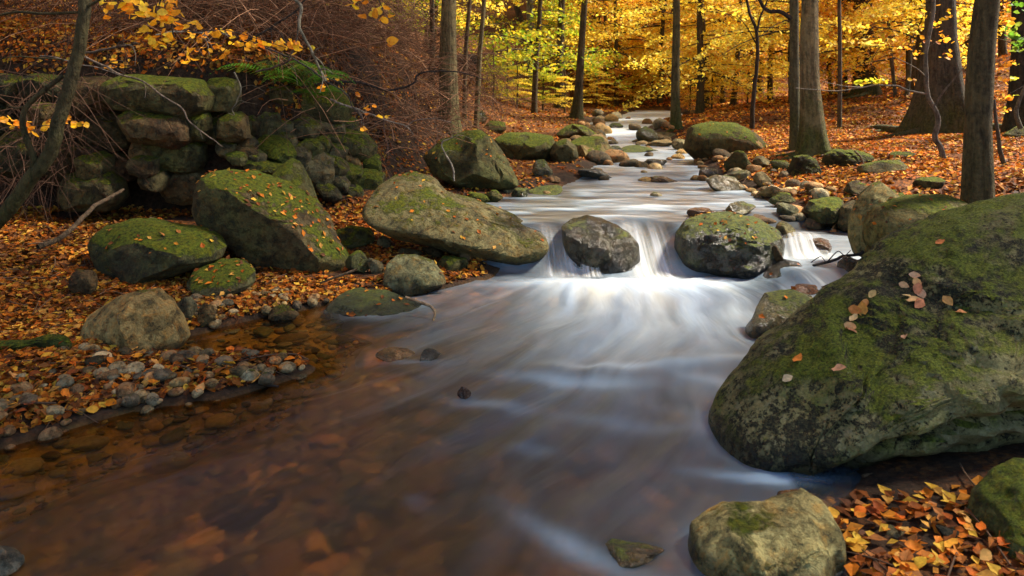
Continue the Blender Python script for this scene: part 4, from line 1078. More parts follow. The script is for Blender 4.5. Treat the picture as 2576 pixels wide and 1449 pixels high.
# far-off wood, one mass
r = np.random.default_rng(77)
n = 95000
an = r.uniform(-.75, .75, n); dist = r.uniform(36, 58, n)
fx, fy = np.tan(an) * dist, dist
fz = ground(fx, fy, False) + r.random(n) ** 1.0 * 11 * (.55 + .45 * r.random(n))
clump = fbm(np.stack([fx, fy, fz], 1), .35, 3, 4)
sel = clump > -.22
fx, fy, fz = fx[sel], fy[sel], fz[sel]
nn = r.normal(size=(len(fx), 3)); nn[:, 2] = np.abs(nn[:, 2]) + .1; nn /= np.linalg.norm(nn, axis=1)[:, None]
cy = palette('yellow', len(fx), r); co = palette('orange', len(fx), r); cg = palette('green', len(fx), r)
wsel = (fx / fy)[:, None]
cc = np.where(wsel < .02, np.where(r.random((len(fx), 1)) < .5, cg, cy), np.where(wsel < .4, np.where(r.random((len(fx), 1)) < .7, cy, co), np.where(r.random((len(fx), 1)) < .6, co, cy)))
v, f, c = leaf_cloud(np.stack([fx, fy, fz], 1), nn, .34, cc, seed=5)
link('far_woods', mesh_np('far_woods', v, f, M_LEAF, False, c), label='far off yellow and orange woodland closing the view', kind='stuff')

# unseen trees added for shade, crowns doubled, beside left bank and near stream
for k, (x, y, h, s, pal) in enumerate([(-5.5, 4.5, 0, 1.0, 'orange'), (-8.2, 9.6, 0, 1.1, 'orange'), (-5.6, 6.2, 0, 1.15, 'orange'), (-6.2, 2.6, 0, 1.1, 'yellow'), (-7.5, 8, 0, 1.15, 'yellow'), (6.8, 4.6, 0, 1.1, 'orange'), (-10.2, 12.5, 0, 1.2, 'green'), (-8.5, 1.5, 0, 1.2, 'orange')]):
    X = CX + x / max(y, .1) * FPX
    t = bpy.data.objects.new('beech_tree', None); COL.objects.link(t)
    t.location = (x, y, gz(x, y)); t['category'] = 'tree'
    t['label'] = 'unseen beech added to shade the left bank and the near stream from beyond the frame'
    t['group'] = 'added shade beeches around the viewpoint'
    v, f = trunk_mesh([(0, 0, -.2), (0, .02, 1), (.05, 0, 3), (0, .05, 7), (0, 0, 11.5)], .17, .05, .8, k, 12)
    link('trunk', mesh_np('trunk', v, f, M_BARK), t, color=(*GB, .4))
    cm, bmx = CROWNS[pal, 'dense', k % 2]
    for nm, mm, c in (('crown', cm, (1, 1, 1, 1)), ('branch', bmx, (*DB, 0)), ('crown', CROWNS[pal, 'dense', (k + 1) % 2][0], (1, 1, 1, 1))):
        o = link(nm, mm, t, color=c); o.scale = (s, s, s); o.rotation_euler = (0, 0, k * 1.7 + (2.2 if o.name.endswith('1') else 0))

# ------------------------------------------------------------------ shoots, branches, brush
def limb(pxs, d, r0, r1, sides=7, n=8, wob=0.0, seed=0):
    """a stem drawn through view pixels at a distance (or one distance per point)"""
    ds = d if hasattr(d, '__len__') else [d] * len(pxs)
    p = spline([at(X, Y, q) for (X, Y), q in zip(pxs, ds)], n)
    if wob:
        p = p + np.stack([fbm(p * 9 + seed, 1, 2, seed + q) for q in range(3)], 1) * wob
    return tube(p, np.linspace(r0, r1, len(p)), sides)

def thing_limbs(name, label, cat, org, limbs, color, moss=0, mat=None, group=None):
    t = bpy.data.objects.new(name, None); COL.objects.link(t); t.location = org
    t['label'] = label; t['category'] = cat
    if group: t['group'] = group
    for nm, (v, f) in limbs:
        link(nm, mesh_np(nm, v - np.array(org), f, mat or M_BARK), t, color=(*color, moss))
    return t

shoot = thing_limbs('young_tree', 'curved mossy double stemmed young tree at the left edge', 'tree', tuple(at(0, 560, 5.0)), [
    ('trunk', limb([(-40, 590), (20, 530), (65, 465), (110, 410), (138, 345), (160, 260), (185, 180), (205, 90), (212, 0), (214, -160)], 5.0, .052, .038, 12, 10, .01, 3)),
    ('branch', limb([(72, 455), (86, 400), (66, 350), (58, 310), (66, 270), (110, 228), (158, 190)], [5.0, 4.97, 4.95, 4.93, 4.93, 4.95, 5.0], .022, .016, 8, 8, .008, 5)),
    ('branch', limb([(210, 30), (150, 33), (100, 34), (45, 30), (-20, 42)], 4.98, .012, .009, 6)),
    ('branch', limb([(212, 20), (240, 5), (262, -10)], 4.98, .012, .008, 6)),
    ('branch', limb([(60, 268), (40, 272), (18, 264)], 4.92, .008, .004, 5)),
    ('branch', limb([(160, 150), (90, 145), (40, 142), (-10, 150)], 5.02, .006, .003, 5)),
], (.062, .05, .022), .4)

sap = thing_limbs('crooked_sapling', 'crooked bare sapling leaning in front of the wide oak', 'sapling', tuple(hit(2374, 402)), [
    ('trunk', limb([(2376, 408), (2366, 370), (2352, 345), (2360, 305), (2352, 275), (2334, 240), (2330, 190), (2328, 140), (2336, 90), (2346, 40), (2350, -20), (2355, -120)], 8.2, .032, .02, 9, 8, .006, 8)),
    ('branch', limb([(2332, 238), (2300, 232), (2262, 218), (2215, 214), (2165, 220), (2115, 228), (2060, 226), (2000, 222)], np.linspace(8.2, 7.7, 8), .014, .004, 6, 6, .01, 3)),
    ('branch', limb([(2165, 218), (2135, 218), (2100, 212), (2070, 205)], np.linspace(7.9, 7.6, 4), .007, .003, 5)),
    ('branch', limb([(2330, 195), (2310, 175), (2280, 158), (2245, 142)], np.linspace(8.2, 7.9, 4), .009, .003, 5)),
    ('branch', limb([(2350, 268), (2370, 235), (2395, 205), (2420, 175), (2450, 150)], np.linspace(8.2, 8.0, 5), .013, .004, 6)),
], (.13, .11, .085), .0)

thing_limbs('crooked_sapling', 'crooked dark stem beside the foreground tree at the right edge', 'sapling', tuple(hit(2545, 436)), [
    ('trunk', limb([(2548, 440), (2528, 415), (2516, 380), (2512, 345), (2505, 300), (2500, 250)], 7.4, .026, .014, 8, 8, .006, 4))], (.06, .05, .04), .2)
thing_limbs('crooked_sapling', 'grey crooked stem with orange leaves at the right edge', 'sapling', tuple(hit(2490 + 80, 320)), [
    ('trunk', limb([(2488 + 80, 322), (2494 + 62, 290), (2520 + 40, 262), (2572, 235), (2590, 190)], 9.0, .03, .018, 8, 8, .006, 6))], (.12, .105, .08), .2)
thing_limbs('young_tree', 'thin dark crooked tree with open branches right of the far boulder', 'tree', tuple(hit(1893, 322)), [
    ('trunk', limb([(1892, 324), (1893, 280), (1898, 220), (1905, 150), (1903, 80), (1885, 30), (1870, -40)], 13.5, .045, .022, 8, 8, .01, 2)),
    ('branch', limb([(1903, 90), (1912, 45), (1930, 0), (1935, -50)], 13.5, .022, .012, 6)),
    ('branch', limb([(1902, 110), (1880, 70), (1860, 45)], 13.5, .014, .006, 6))], (.04, .03, .022), .1)
thing_limbs('bare_branch', 'dark crooked branch reaching in before the smooth beech', 'branch', tuple(at(2900 / 1.49 + 0, 20, 9.2)), [
    ('stem', limb([(1990, 48), (1965, 30), (1935, 28), (1915, 10), (1905, -20)], 9.3, .03, .02, 7, 8, .01, 9))], (.04, .03, .025), 0)

# bare branches hanging across the left half
BR = [
    ('pale bent branch hanging down over the green fern', [(730, -10), (758, 16), (752, 60), (768, 100), (790, 140), (806, 175), (820, 202)], 5.4, .014, .009, (.2, .175, .12)),
    ('thin branch arching down across the stone wall', [(205, 140), (262, 168), (310, 190), (360, 205), (405, 240), (455, 272), (480, 310), (520, 340), (560, 368)], 5.6, .009, .004, (.16, .12, .09)),
    ('dark branch sloping over the fern towards the brown slope', [(640, 112), (690, 128), (760, 160), (820, 205), (870, 235), (890, 270), (912, 300)], 6.2, .009, .004, (.05, .04, .035)),
    ('dark zigzag branch reaching over the brown slope to the wide beech', [(795, 212), (880, 205), (925, 212), (975, 228), (1040, 210), (1050, 190), (1090, 178), (1160, 182), (1215, 198)], 7.8, .018, .006, (.045, .035, .03)),
    ('long pale branch sloping down to the pyramid boulder', [(830, 250), (900, 275), (960, 298), (1020, 316), (1040, 338)], 7.2, .012, .005, (.22, .18, .14)),
    ('pale forked twig standing in front of the pyramid boulder', [(1143, 455), (1138, 420), (1120, 385), (1112, 360), (1130, 350), (1155, 338)], 7.2, .011, .005, (.24, .21, .16)),
    ('curved dark branch over the left end of the fern', [(644, 180), (690, 170), (722, 155), (735, 130), (748, 92), (752, 40)], 5.6, .010, .006, (.09, .07, .05)),
    ('pale twig dangling on the face of the stone wall', [(590, 182), (605, 220), (595, 258), (585, 275), (590, 290), (575, 285)], 6.4, .007, .003, (.16, .14, .1)),
    ('grey branch crossing the yellow leaves above the wall', [(390, 88), (440, 80), (500, 80), (550, 84), (600, 95)], 6.0, .008, .005, (.2, .18, .15)),
    ('dark branch over the wall near the young tree', [(205, 135), (250, 128), (290, 120), (330, 112), (345, 106)], 6.2, .012, .008, (.1, .08, .06)),
    ('drooping reddish twig left of the pyramid boulder', [(965, 300), (968, 340), (975, 370), (965, 392), (955, 400)], 7.0, .006, .003, (.14, .08, .06)),
    ('pale twig arching before the wide beech foot', [(1018, 320), (1050, 302), (1090, 298), (1135, 308)], 7.6, .007, .003, (.2, .16, .13)),
    ('dark straight branch high in the brown brush', [(600, 110), (680, 70), (740, 30), (775, -10)], 7.0, .012, .008, (.06, .045, .035)),
    ('long thin twig running over the wall top at the left', [(100, 140), (150, 146), (200, 160), (250, 172), (300, 190)], 5.3, .006, .003, (.18, .15, .12)),
]
for k, (lb, px, d, r0, r1, c) in enumerate(BR):
    o = thing_limbs('bare_branch', lb, 'branch', tuple(at(*px[len(px) // 2], d)), [('stem', limb(px, d, r0, r1, 6, 8, .012, k))], c, 0)
    r = random.Random(k)
    for q in range(4):
        i = r.randrange(1, len(px) - 1)
        X, Y = px[i]
        L = r.uniform(25, 70); a = r.uniform(.2, 1.4) * r.choice((-1, 1))
        v, f = limb([(X, Y), (X + L * .5 * math.cos(a), Y + L * .5 * math.sin(a) + 4), (X + L * math.cos(a + .3), Y + L * math.sin(a + .3) + 12)], [d, d - .05, d - .12], r1 * .7, r1 * .3, 5, 5)
        link('twig', mesh_np('twig', v - np.array(o.location), f, M_BARK), o, color=(*c, 0))

thing_limbs('fallen_branch', 'dark fallen branch propped from the leaves up to the stone wall', 'branch', tuple(at(180, 590, 5.2)), [
    ('stem', limb([(95, 622), (150, 600), (190, 565), (230, 525), (270, 500), (310, 478)], [5.0, 5.15, 5.35, 5.6, 5.9, 6.25], .02, .014, 8, 8, .008, 3))], (.085, .055, .035), .1)
thing_limbs('stick', 'brown stick lying along the dark mossy boulder top', 'stick', tuple(at(470, 570, 5.6)), [('stem', limb([(378, 548), (430, 560), (480, 574), (536, 580)], [5.7, 5.6, 5.5, 5.45], .010, .007, 6, 6, .004, 2))], (.13, .085, .05))
thing_limbs('stick', 'bent pale stick sagging into the water over the flat green stone', 'stick', tuple(at(1050, 765, 4.75)), [('stem', limb([(1020, 748), (1060, 762), (1085, 772), (1094, 788), (1090, 806)], [4.75, 4.72, 4.7, 4.68, 4.66], .010, .008, 7, 6))], (.3, .2, .11))
thing_limbs('stick', 'short broken stick at the tip of the slanted boulder', 'stick', tuple(at(870, 690, 5.2)), [('stem', limb([(806, 712), (850, 695), (898, 678)], [5.2, 5.15, 5.15], .009, .009, 6))], (.2, .13, .07))
thing_limbs('stick', 'thin bent dead stalk standing against the tan boulder', 'stick', tuple(at(310, 850, 3.9)), [('stem', limb([(322, 895), (308, 850), (298, 810), (296, 796), (300, 790)], 3.9, .0035, .003, 5))], (.2, .14, .07))
thing_limbs('stick', 'dark twig with upturned ends lying across the side cascade', 'stick', tuple(at(2080, 655, 5.6)), [('stem', limb([(2045, 668), (2080, 660), (2105, 652), (2120, 645), (2160, 640), (2172, 632)], 5.6, .010, .012, 7)), ('twig', limb([(2080, 660), (2098, 640), (2110, 632), (2125, 642), (2140, 630)], 5.58, .005, .003, 5)), ('twig', limb([(2040, 660), (2058, 648), (2066, 646), (2078, 660)], 5.56, .004, .003, 5))], (.03, .024, .02))
thing_limbs('stick', 'long dark stick lying on the gravel at the end of the leaf spit', 'stick', tuple(at(600, 965, 3.65)), [('stem', limb([(500, 940), (570, 952), (640, 962), (700, 972)], [3.7, 3.66, 3.62, 3.58], .007, .005, 6, 6, .004, 1))], (.06, .045, .035))
thing_limbs('stick', 'thin brown stick in the shadow below the huge boulder', 'stick', tuple(at(2240, 1190, 2.9)), [('stem', limb([(2170, 1198), (2230, 1185), (2282, 1160)], [2.75, 2.8, 2.85], .006, .004, 6))], (.14, .08, .04))
rock('bright green moss covered log end at the left edge of the shore', [(-120, 870), (-40, 862), (60, 862), (120, 848), (165, 850), (182, 868), (172, 885), (100, 898), (0, 900), (-110, 900)], 3.84, .08, (.07, .09, .015), .95, 41, name='mossy_log', cat='log', sub=5, rough=.08)
rock('dark shaggy root clump with moss below the beech pair', [(1970, 470), (1985, 430), (2000, 398), (2025, 390), (2048, 400), (2060, 440), (2055, 475), (2000, 490), (1975, 485)], 8.3, .3, (.035, .03, .02), .42, 42, name='root_clump', cat='roots', sub=5, rough=.22, facets=2)
rock('overhanging mossy root mat on the bank right of the beech pair', [(2068, 430), (2075, 390), (2100, 378), (2150, 380), (2190, 392), (2170, 405), (2130, 410), (2110, 430), (2085, 442)], 8.6, .3, (.045, .04, .025), .4, 43, name='root_clump', cat='roots', sub=5, rough=.2, facets=2)
thing_limbs('bare_root', 'pale curved root hanging from the root mat', 'root', tuple(at(2165, 405, 8.3)), [('stem', limb([(2150, 380), (2165, 395), (2172, 415), (2160, 428)], 8.25, .012, .008, 6))], (.16, .12, .08))
rock('dark fallen trunk lying behind the wide beech', [(1072, 155), (1085, 140), (1140, 137), (1200, 137), (1212, 150), (1210, 180), (1195, 190), (1120, 185), (1080, 180)], 14.5, .3, (.03, .022, .018), .1, 44, name='fallen_log', cat='log', sub=4, mat=M_ROCK)

# dead brush: dense thin twigs over the brown slope and under the dark wood at the left
def brush(name, label, n, region, seed, col, length=(.25, .8), lean=0.0, r0=.0035):
    r = np.random.default_rng(seed)
    parts = []
    bx, by = r.uniform(*region[0], n), r.uniform(*region[1], n)
    kk = embank(bx, by) >= region[3]
    bx, by = bx[kk], by[kk]
    bz = ground(bx, by) + r.uniform(*region[2], len(bx))
    for x, y, z in zip(bx, by, bz):
        L = r.uniform(*length); a = r.uniform(0, 2 * math.pi); el = r.normal() * .45 + lean
        dv = np.array([math.cos(a) * math.cos(el), math.sin(a) * math.cos(el), math.sin(el)])
        t = np.linspace(0, 1, 5)[:, None]
        bend = r.normal(size=3) * .25 * L
        p = np.array([x, y, z]) + dv * t * L + bend * t * t - np.array([0, 0, .25 * L]) * t ** 2
        rr = r0 * r.uniform(.6, 1.7) * (1 - .7 * t[:, 0])
        parts.append(tube(p, rr, 3))
    v, f = join(parts)
    o = link(name, mesh_np(name, v, f, M_TWIG), label=label, kind='stuff', color=(*col, 1))
    return o
brush('dead_brush', 'tangle of dead reddish brown twigs on the slope beyond the wall', 3600, ((-4.2, -.5), (7.3, 11.5), (0, .5), .25), 61, (1.5, 1.15, .92), (.3, 1.0), 0, .0042)
brush('dead_brush', 'dark tangle of drooping dead twigs in the upper left corner', 5200, ((-9, -2.0), (7.3, 11), (.1, 2.3), 1.5), 62, (.9, .62, .48), (.4, 1.3), -.5, .0055)
brush('dead_brush', 'fine brown brush under the left bank trees', 3000, ((-5, .2), (10.5, 16), (0, 1.4), .3), 63, (1.1, .8, .65), (.4, 1.1), .2, .005)
brush('dead_brush', 'paler bare twigs sticking out of the brown tangle', 700, ((-4.5, -.3), (7.2, 11.0), (.1, .8), .1), 65, (3.0, 2.3, 1.8), (.5, 1.3), .1, .005)
brush('dead_brush', 'sparse hanging twigs before the left end of the wall', 500, ((-4.7, -3.6), (6.0, 7.2), (.3, 1.3), -1), 64, (.9, .7, .6), (.3, .7), -.6, .003)

def ground_twigs(n, x0, x1, y0, y1, seed):
    r = np.random.default_rng(seed); parts = []
    x, y = r.uniform(x0, x1, n), r.uniform(y0, y1, n)
    sd = shore_distance(x, y); k = (sd > .05) & (np.abs(embank(x, y) - .2) > .3)
    for a, b in zip(x[k], y[k]):
        an, L = r.uniform(0, 6.28), r.uniform(.08, .35)
        t = np.linspace(-.5, .5, 5); px = a + np.cos(an) * t * L + r.normal() * .05 * t * t; py = b + np.sin(an) * t * L
        parts.append(tube(np.stack([px, py, ground(px, py) + .012 + r.random() * .012], 1), r.uniform(.0015, .005), 4))
    v, f = join(parts)
    link('twig_litter', mesh_np('twig_litter', v, f, M_TWIG), label='small dead twigs lying in the leaf litter', kind='stuff', color=(.9, .75, .6, 1))
ground_twigs(420, -4.5, -.8, 2.6, 6.4, 3)
ground_twigs(420, 2.6, 8.5, 6.2, 13, 4)
ground_twigs(26, 1.0, 2.2, 1.9, 2.7, 5)

# ------------------------------------------------------------------ near leaves: one outline with a fold, a few shared shapes
def big_leaf(seed, L=.055, W=.036):
    r = np.random.default_rng(seed)
    t = np.array([0, .15, .38, .62, .84, 1.0]); w = np.array([0.0, .62, 1, .92, .5, 0.0]) * W / 2
    curl, fold = r.uniform(-.25, .5), r.uniform(.1, .5)
    mid = np.stack([t * L - L / 2, 0 * t, curl * L * (t - .5) ** 2 * 1.6], 1)
    v = [mid[0]]
    for i in range(1, 5):
        up = fold * w[i] + r.normal() * .0015
        v += [mid[i] + (0, -w[i], up), mid[i], mid[i] + (0, w[i], up + r.normal() * .002)]
    v.append(mid[5])
    f = [(0, 1, 2), (0, 2, 3)]
    for i in range(3):
        a = 1 + 3 * i
        f += [(a, a + 3, a + 4), (a, a + 4, a + 1), (a + 1, a + 4, a + 5), (a + 1, a + 5, a + 2)]
    f += [(10, 13, 11), (11, 13, 12)]
    n = len(v)
    cols = np.full((n, 3), 1.0); cols[[0, 2, 5, 8, 11, 13]] *= 1.12
    return mesh_np('leaf', np.array(v), np.array(f), M_LITTER, True, cols)
LEAVES = [big_leaf(s) for s in range(7)]
LEAVES_UP = []
for m in LEAVES:
    m2 = m.copy(); m2.materials[0] = M_LEAF; LEAVES_UP.append(m2)

# yellow sprays hanging in from above at the upper left
def spray(label, twigs, clusters, d, hue, seed, lsize=1.0):
    t = thing_limbs('beech_branch', label, 'branch', tuple(at(*clusters[0][:2], d)), [('twig', limb(tw, d, .004, .002, 5)) for tw in twigs], (.06, .05, .04))
    r = random.Random(seed)
    org = np.array(t.location)
    for (X, Y, sx, sy, n) in clusters:
        for k in range(n):
            p = at(r.gauss(X, sx), r.gauss(Y, sy), d + r.gauss(0, .12))
            c = r.choice(hue)
            o = link('leaf', r.choice(LEAVES_UP), t, p - org, color=(*[q * r.uniform(.85, 1.1) for q in c], 1))
            s = lsize * r.uniform(.8, 1.3)
            o.scale = (s, s * 1.15, s)
            o.rotation_euler = (r.gauss(.9, .5), r.gauss(0, .4), r.uniform(0, 6.28)) if r.random() < .55 else (r.gauss(.25, .3), r.gauss(0, .3), r.uniform(0, 6.28))
    return t
Y_ = [(.92, .55, .03), (.85, .44, .025), (.95, .66, .06), (.80, .32, .02)]
O_ = [(.85, .36, .03), (.75, .27, .02), (.9, .48, .04)]
spray('big spray of yellow beech leaves hanging over the stone wall', [[(420, -30), (400, 20), (430, 60), (480, 80), (560, 75), (640, 95), (720, 120)], [(300, -30), (290, 20), (330, 40), (400, 60)], [(430, 60), (440, 95), (470, 110)]],
      [(280, 15, 18, 12, 9), (380, 15, 35, 14, 24), (345, 40, 22, 8, 9), (415, 45, 25, 14, 16), (450, 60, 18, 10, 8), (500, 65, 12, 6, 4), (380, 95, 20, 10, 12), (425, 103, 14, 9, 9), (400, 116, 16, 5, 5)], 4.3, Y_, 1)
spray('spray of orange yellow beech leaves in front of the green fern', [[(560, 80), (620, 100), (680, 118), (740, 125)], [(600, 95), (560, 130), (520, 150)]],
      [(550, 85, 14, 8, 10), (610, 100, 22, 10, 14), (640, 118, 15, 10, 12), (700, 112, 20, 10, 16), (740, 120, 22, 9, 14), (500, 95, 18, 6, 8), (480, 130, 18, 8, 7), (470, 155, 16, 7, 7), (570, 140, 20, 10, 8), (545, 115, 15, 6, 6)], 5.4, Y_ + O_, 2)
spray('cluster of round yellow leaves at the top edge left of the wide beech', [[(930, -40), (905, -10), (880, 20)], [(930, -40), (960, 15), (965, 50)]], [(890, 8, 16, 9, 7), (955, 25, 14, 10, 9), (880, 20, 4, 3, 1), (912, 42, 3, 2, 1), (958, 52, 5, 3, 2), (987, 107, 2, 3, 2)], 3.9, Y_, 3)
spray('low orange leaf spray behind the curved young tree', [[(-20, 330), (60, 318), (130, 315), (210, 313)]], [(10, 300, 14, 5, 6), (50, 315, 16, 5, 8), (85, 328, 12, 6, 8), (118, 312, 14, 5, 10), (160, 308, 10, 5, 8), (190, 313, 12, 3, 6)], 5.3, O_ + Y_[:2], 4)
spray('few orange leaves scattered on the dark branches over the brown slope', [[(800, 190), (850, 205), (900, 240)]], [(822, 198, 6, 4, 2), (850, 202, 3, 2, 1), (815, 220, 10, 4, 4), (900, 238, 4, 4, 2), (930, 280, 14, 6, 5), (972, 295, 8, 3, 3), (915, 325, 8, 3, 3), (285, 150, 5, 5, 3), (280, 165, 8, 4, 4), (310, 168, 6, 3, 3)], 6.6, O_, 5)
spray('yellow green leaf spray on the bare sapling at the right', [[(2140, 215), (2180, 206), (2230, 203)]], [(2165, 207, 16, 2.5, 14), (2205, 205, 16, 3, 14), (2228, 198, 5, 3, 5)], 7.9, [(.55, .55, .03), (.75, .6, .04)], 6)
spray('loose orange leaves before the wide oak', [[(2330, 120), (2360, 105), (2400, 95)]], [(2345, 98, 18, 8, 10), (2400, 98, 14, 5, 7), (2320, 135, 14, 5, 7), (2385, 140, 12, 5, 7), (2300, 205, 8, 3, 4), (2380, 30, 18, 14, 9), (2340, 50, 12, 12, 8), (2290, 120, 16, 10, 8)], 8.3, O_ + Y_[:1], 7)
spray('dark green leaf spray at the right edge of the view', [[(2600, 80), (2560, 100), (2530, 115)]], [(2555, 95, 14, 9, 22), (2560, 120, 14, 8, 14), (2545, 75, 12, 8, 10), (2560, 15, 14, 12, 12)], 8.6, [(.09, .2, .02), (.13, .26, .02), (.22, .3, .03)], 8, 1.3)
spray('orange and yellow leaf spray right of the foreground trunk', [[(2600, 200), (2560, 225), (2530, 240)]], [(2540, 160, 14, 3, 10), (2545, 200, 14, 4, 8), (2540, 245, 12, 5, 8), (2530, 275, 12, 5, 6), (2530, 55, 14, 6, 7)], 8.4, O_ + [(.6, .6, .05)], 9, 1.2)

# ------------------------------------------------------------------ ferns
def fern(X, Y, d, label, s, seed):
    r = np.random.default_rng(seed)
    base = at(X, Y, d)
    t = bpy.data.objects.new('fern', None); COL.objects.link(t); t.location = base
    t['label'] = label; t['category'] = 'fern'
    for q in range(17):
        a = r.uniform(0, 2 * math.pi); L = s * r.uniform(.7, 1.1)
        m = 22; tt = np.linspace(0.06, 1, m)
        px = np.cos(a) * tt * L * .85; py = np.sin(a) * tt * L * .85; pz = L * (.75 * tt - .72 * tt ** 2)
        P = np.stack([px, py, pz * r.uniform(.7, 1.5)], 1)
        side = np.array([-math.sin(a), math.cos(a), 0]); fw = np.array([math.cos(a), math.sin(a), 0])
        wl_ = L * .2 * np.sin(np.clip(tt * 1.1 + .05, 0, 1) * math.pi) ** .7
        V, Fc = [q_ for q_ in P] + [q_ + side * .003 for q_ in P], []
        for i in range(m - 1): Fc.append((i, i + 1, m + i + 1, m + i))
        for i in range(m - 1):
            for sg in (-1, 1):
                b0 = P[i]; tip = b0 + side * sg * wl_[i] + fw * wl_[i] * .45 + np.array([0, 0, -.3 * wl_[i] + r.normal() * .006])
                md = b0 + (tip - b0) * .45; k = len(V)
                V += [md - fw * L * .011, tip, md + fw * L * .011]
                Fc.append((i, k, k + 1, k + 2))
        V = np.array(V)
        c = np.array([(.09, .26, .015), (.14, .32, .02), (.24, .36, .03), (.07, .18, .015)])[r.integers(0, 4)] * r.uniform(.8, 1.3, (len(V), 1))
        link('frond', mesh_np('frond', V, np.array(Fc), M_FERN, False, c), t, color=(1, 1, 1, 1))
fern(700, 200, 7.25, 'bright green fern growing on top of the stone wall', .8, 1)
fern(760, 218, 7.3, 'green fern at the right end of the wall top', .7, 2)
fern(640, 188, 7.3, 'smaller green fern behind the yellow leaves', .42, 3)
fern(800, 240, 7.3, 'low fern tuft draping down the right end of the wall', .36, 4)

# ------------------------------------------------------------------ fallen leaves
def slope_normals(x, y):
    e = .06
    hx = (ground(x + e, y) - ground(x - e, y)) / (2 * e); hy = (ground(x, y + e) - ground(x, y - e)) / (2 * e)
    n = np.stack([-hx, -hy, np.ones_like(hx)], 1)
    return n / np.linalg.norm(n, axis=1)[:, None]

LV, LF, LC, LO = [], [], [], [0]
def add_litter(cent, nrm, size, jitter, r, pal='litter', bright=1.0):
    n = len(cent)
    nn = nrm + r.normal(size=(n, 3)) * jitter; nn /= np.linalg.norm(nn, axis=1)[:, None]
    v, f, c = leaf_cloud(cent, nn, size, palette(pal, n, r) * bright, .66, seed=int(r.integers(1e6)))
    LV.append(v); LF.append(f + LO[0]); LC.append(c); LO[0] += len(v)

r = np.random.default_rng(91)
def scatter(n, x0, x1, y0, y1, size, cond, jit=.35, bright=1.0, thick=.015):
    x = r.uniform(x0, x1, n); y = r.uniform(y0, y1, n)
    sd = shore_distance(x, y); e = embank(x, y)
    k = cond(x, y, sd, e)
    x, y = x[k], y[k]
    z = ground(x, y) + r.random(len(x)) * thick + .004
    damp = np.clip(.78 + .75 * fbm(np.stack([x, y, 0 * x], 1), 1.7, 3, 57), .35, 1.1)[:, None]
    add_litter(np.stack([x, y, z], 1), slope_normals(x, y), size, jit, r, bright=bright * damp)
patch = lambda x, y, s, t: fbm(np.stack([x, y, 0 * x], 1), s, 3, 31) > t
scatter(34000, -5, -.9, 2.4, 5.2, .05, lambda x, y, sd, e: (sd > .04) & (x < -.6) & (e < 0) & patch(x, y, 2.5, -.6))
scatter(20000, -5, -.2, 5.0, 7.2, .052, lambda x, y, sd, e: (sd > .03) & (x < .2) & (e < .02) & patch(x, y, 2.0, -.35))
scatter(20000, -7, -1.5, 6.8, 10.5, .055, lambda x, y, sd, e: (e > .3) & patch(x, y, 1.2, -.15))
scatter(9000, -6, -2.2, 6.9, 8.6, .055, lambda x, y, sd, e: (e > .28) & (e < 1.8), .5, 1.15, .05)
scatter(12000, -3.0, 2.2, 7.2, 14, .055, lambda x, y, sd, e: (sd > .06) & (x < 2.2) & patch(x, y, 1.6, -.3))
scatter(52000, 2.3, 9.5, 5.2, 14, .06, lambda x, y, sd, e: (sd > .12) & (x > 1.5) & patch(x, y, 1.6, -.42), .4, 1.3)  # leaf colour lightened so the right slope looks sunlit
scatter(62000, 2.8, 22, 13, 34, .09, lambda x, y, sd, e: (sd > .2) & (x > 2.0), .45, 1.6)  # leaf colour raised to offset the crowns' shade on the far slope
scatter(12000, -8, 2.5, 11, 24, .085, lambda x, y, sd, e: (sd > .3) & (x < 2.5), .4)
scatter(1300, .95, 2.6, 1.8, 2.6, .056, lambda x, y, sd, e: (sd > .03) & (x > .9) & patch(x, y, 3, -.3), .28, 1.0, .02)
scatter(700, -3.4, -.3, 1.9, 4.6, .05, lambda x, y, sd, e: (sd < -.02) & (sd > -.9) & patch(x, y, 1.5, -.2), .5, .6, .02)
# small leaves lodged on stones
def on_rock(label, n, jit=.3, size=.045, zmin=.45, box=None):
    bvh, v, f = BVHS[label]
    if bvh is None: bvh = BVHTree.FromPolygons([tuple(p) for p in v], f.tolist())
    lo, hi = v.min(0), v.max(0)
    C, N = [], []
    for _ in range(n * 12):
        if len(C) >= n: break
        x, y = r.uniform(lo[0], hi[0]), r.uniform(lo[1], hi[1])
        loc, nr, ix, dd = bvh.ray_cast(Vector((x, y, hi[2] + 1)), Vector((0, 0, -1)))
        if loc is None: continue
        if nr.z < 0: nr = -nr
        if nr.z < zmin: continue
        C.append((loc + nr * .006)[:]); N.append(nr[:])
    if C: add_litter(np.array(C), np.array(N), size, jit, r)
on_rock(SLANT, 130, size=.045, zmin=.3); on_rock(LONG, 40); on_rock(MOSSR, 45, size=.04); on_rock(DARKM, 25); on_rock(DISC, 40); on_rock(PYR, 30); on_rock(FARR, 25, size=.06)
on_rock(ROUNDM, 25); on_rock(WEDGE, 12); on_rock(GREYR, 2); on_rock(FLATM, 16); on_rock(WATR, 5); on_rock(LOWR, 5)
link('leaf_litter', mesh_np('leaf_litter', np.concatenate(LV), np.concatenate(LF), M_LITTER, False, np.concatenate(LC)), label='orange brown fallen beech leaves carpeting both banks', kind='stuff', color=(1, 1, 1, 1))

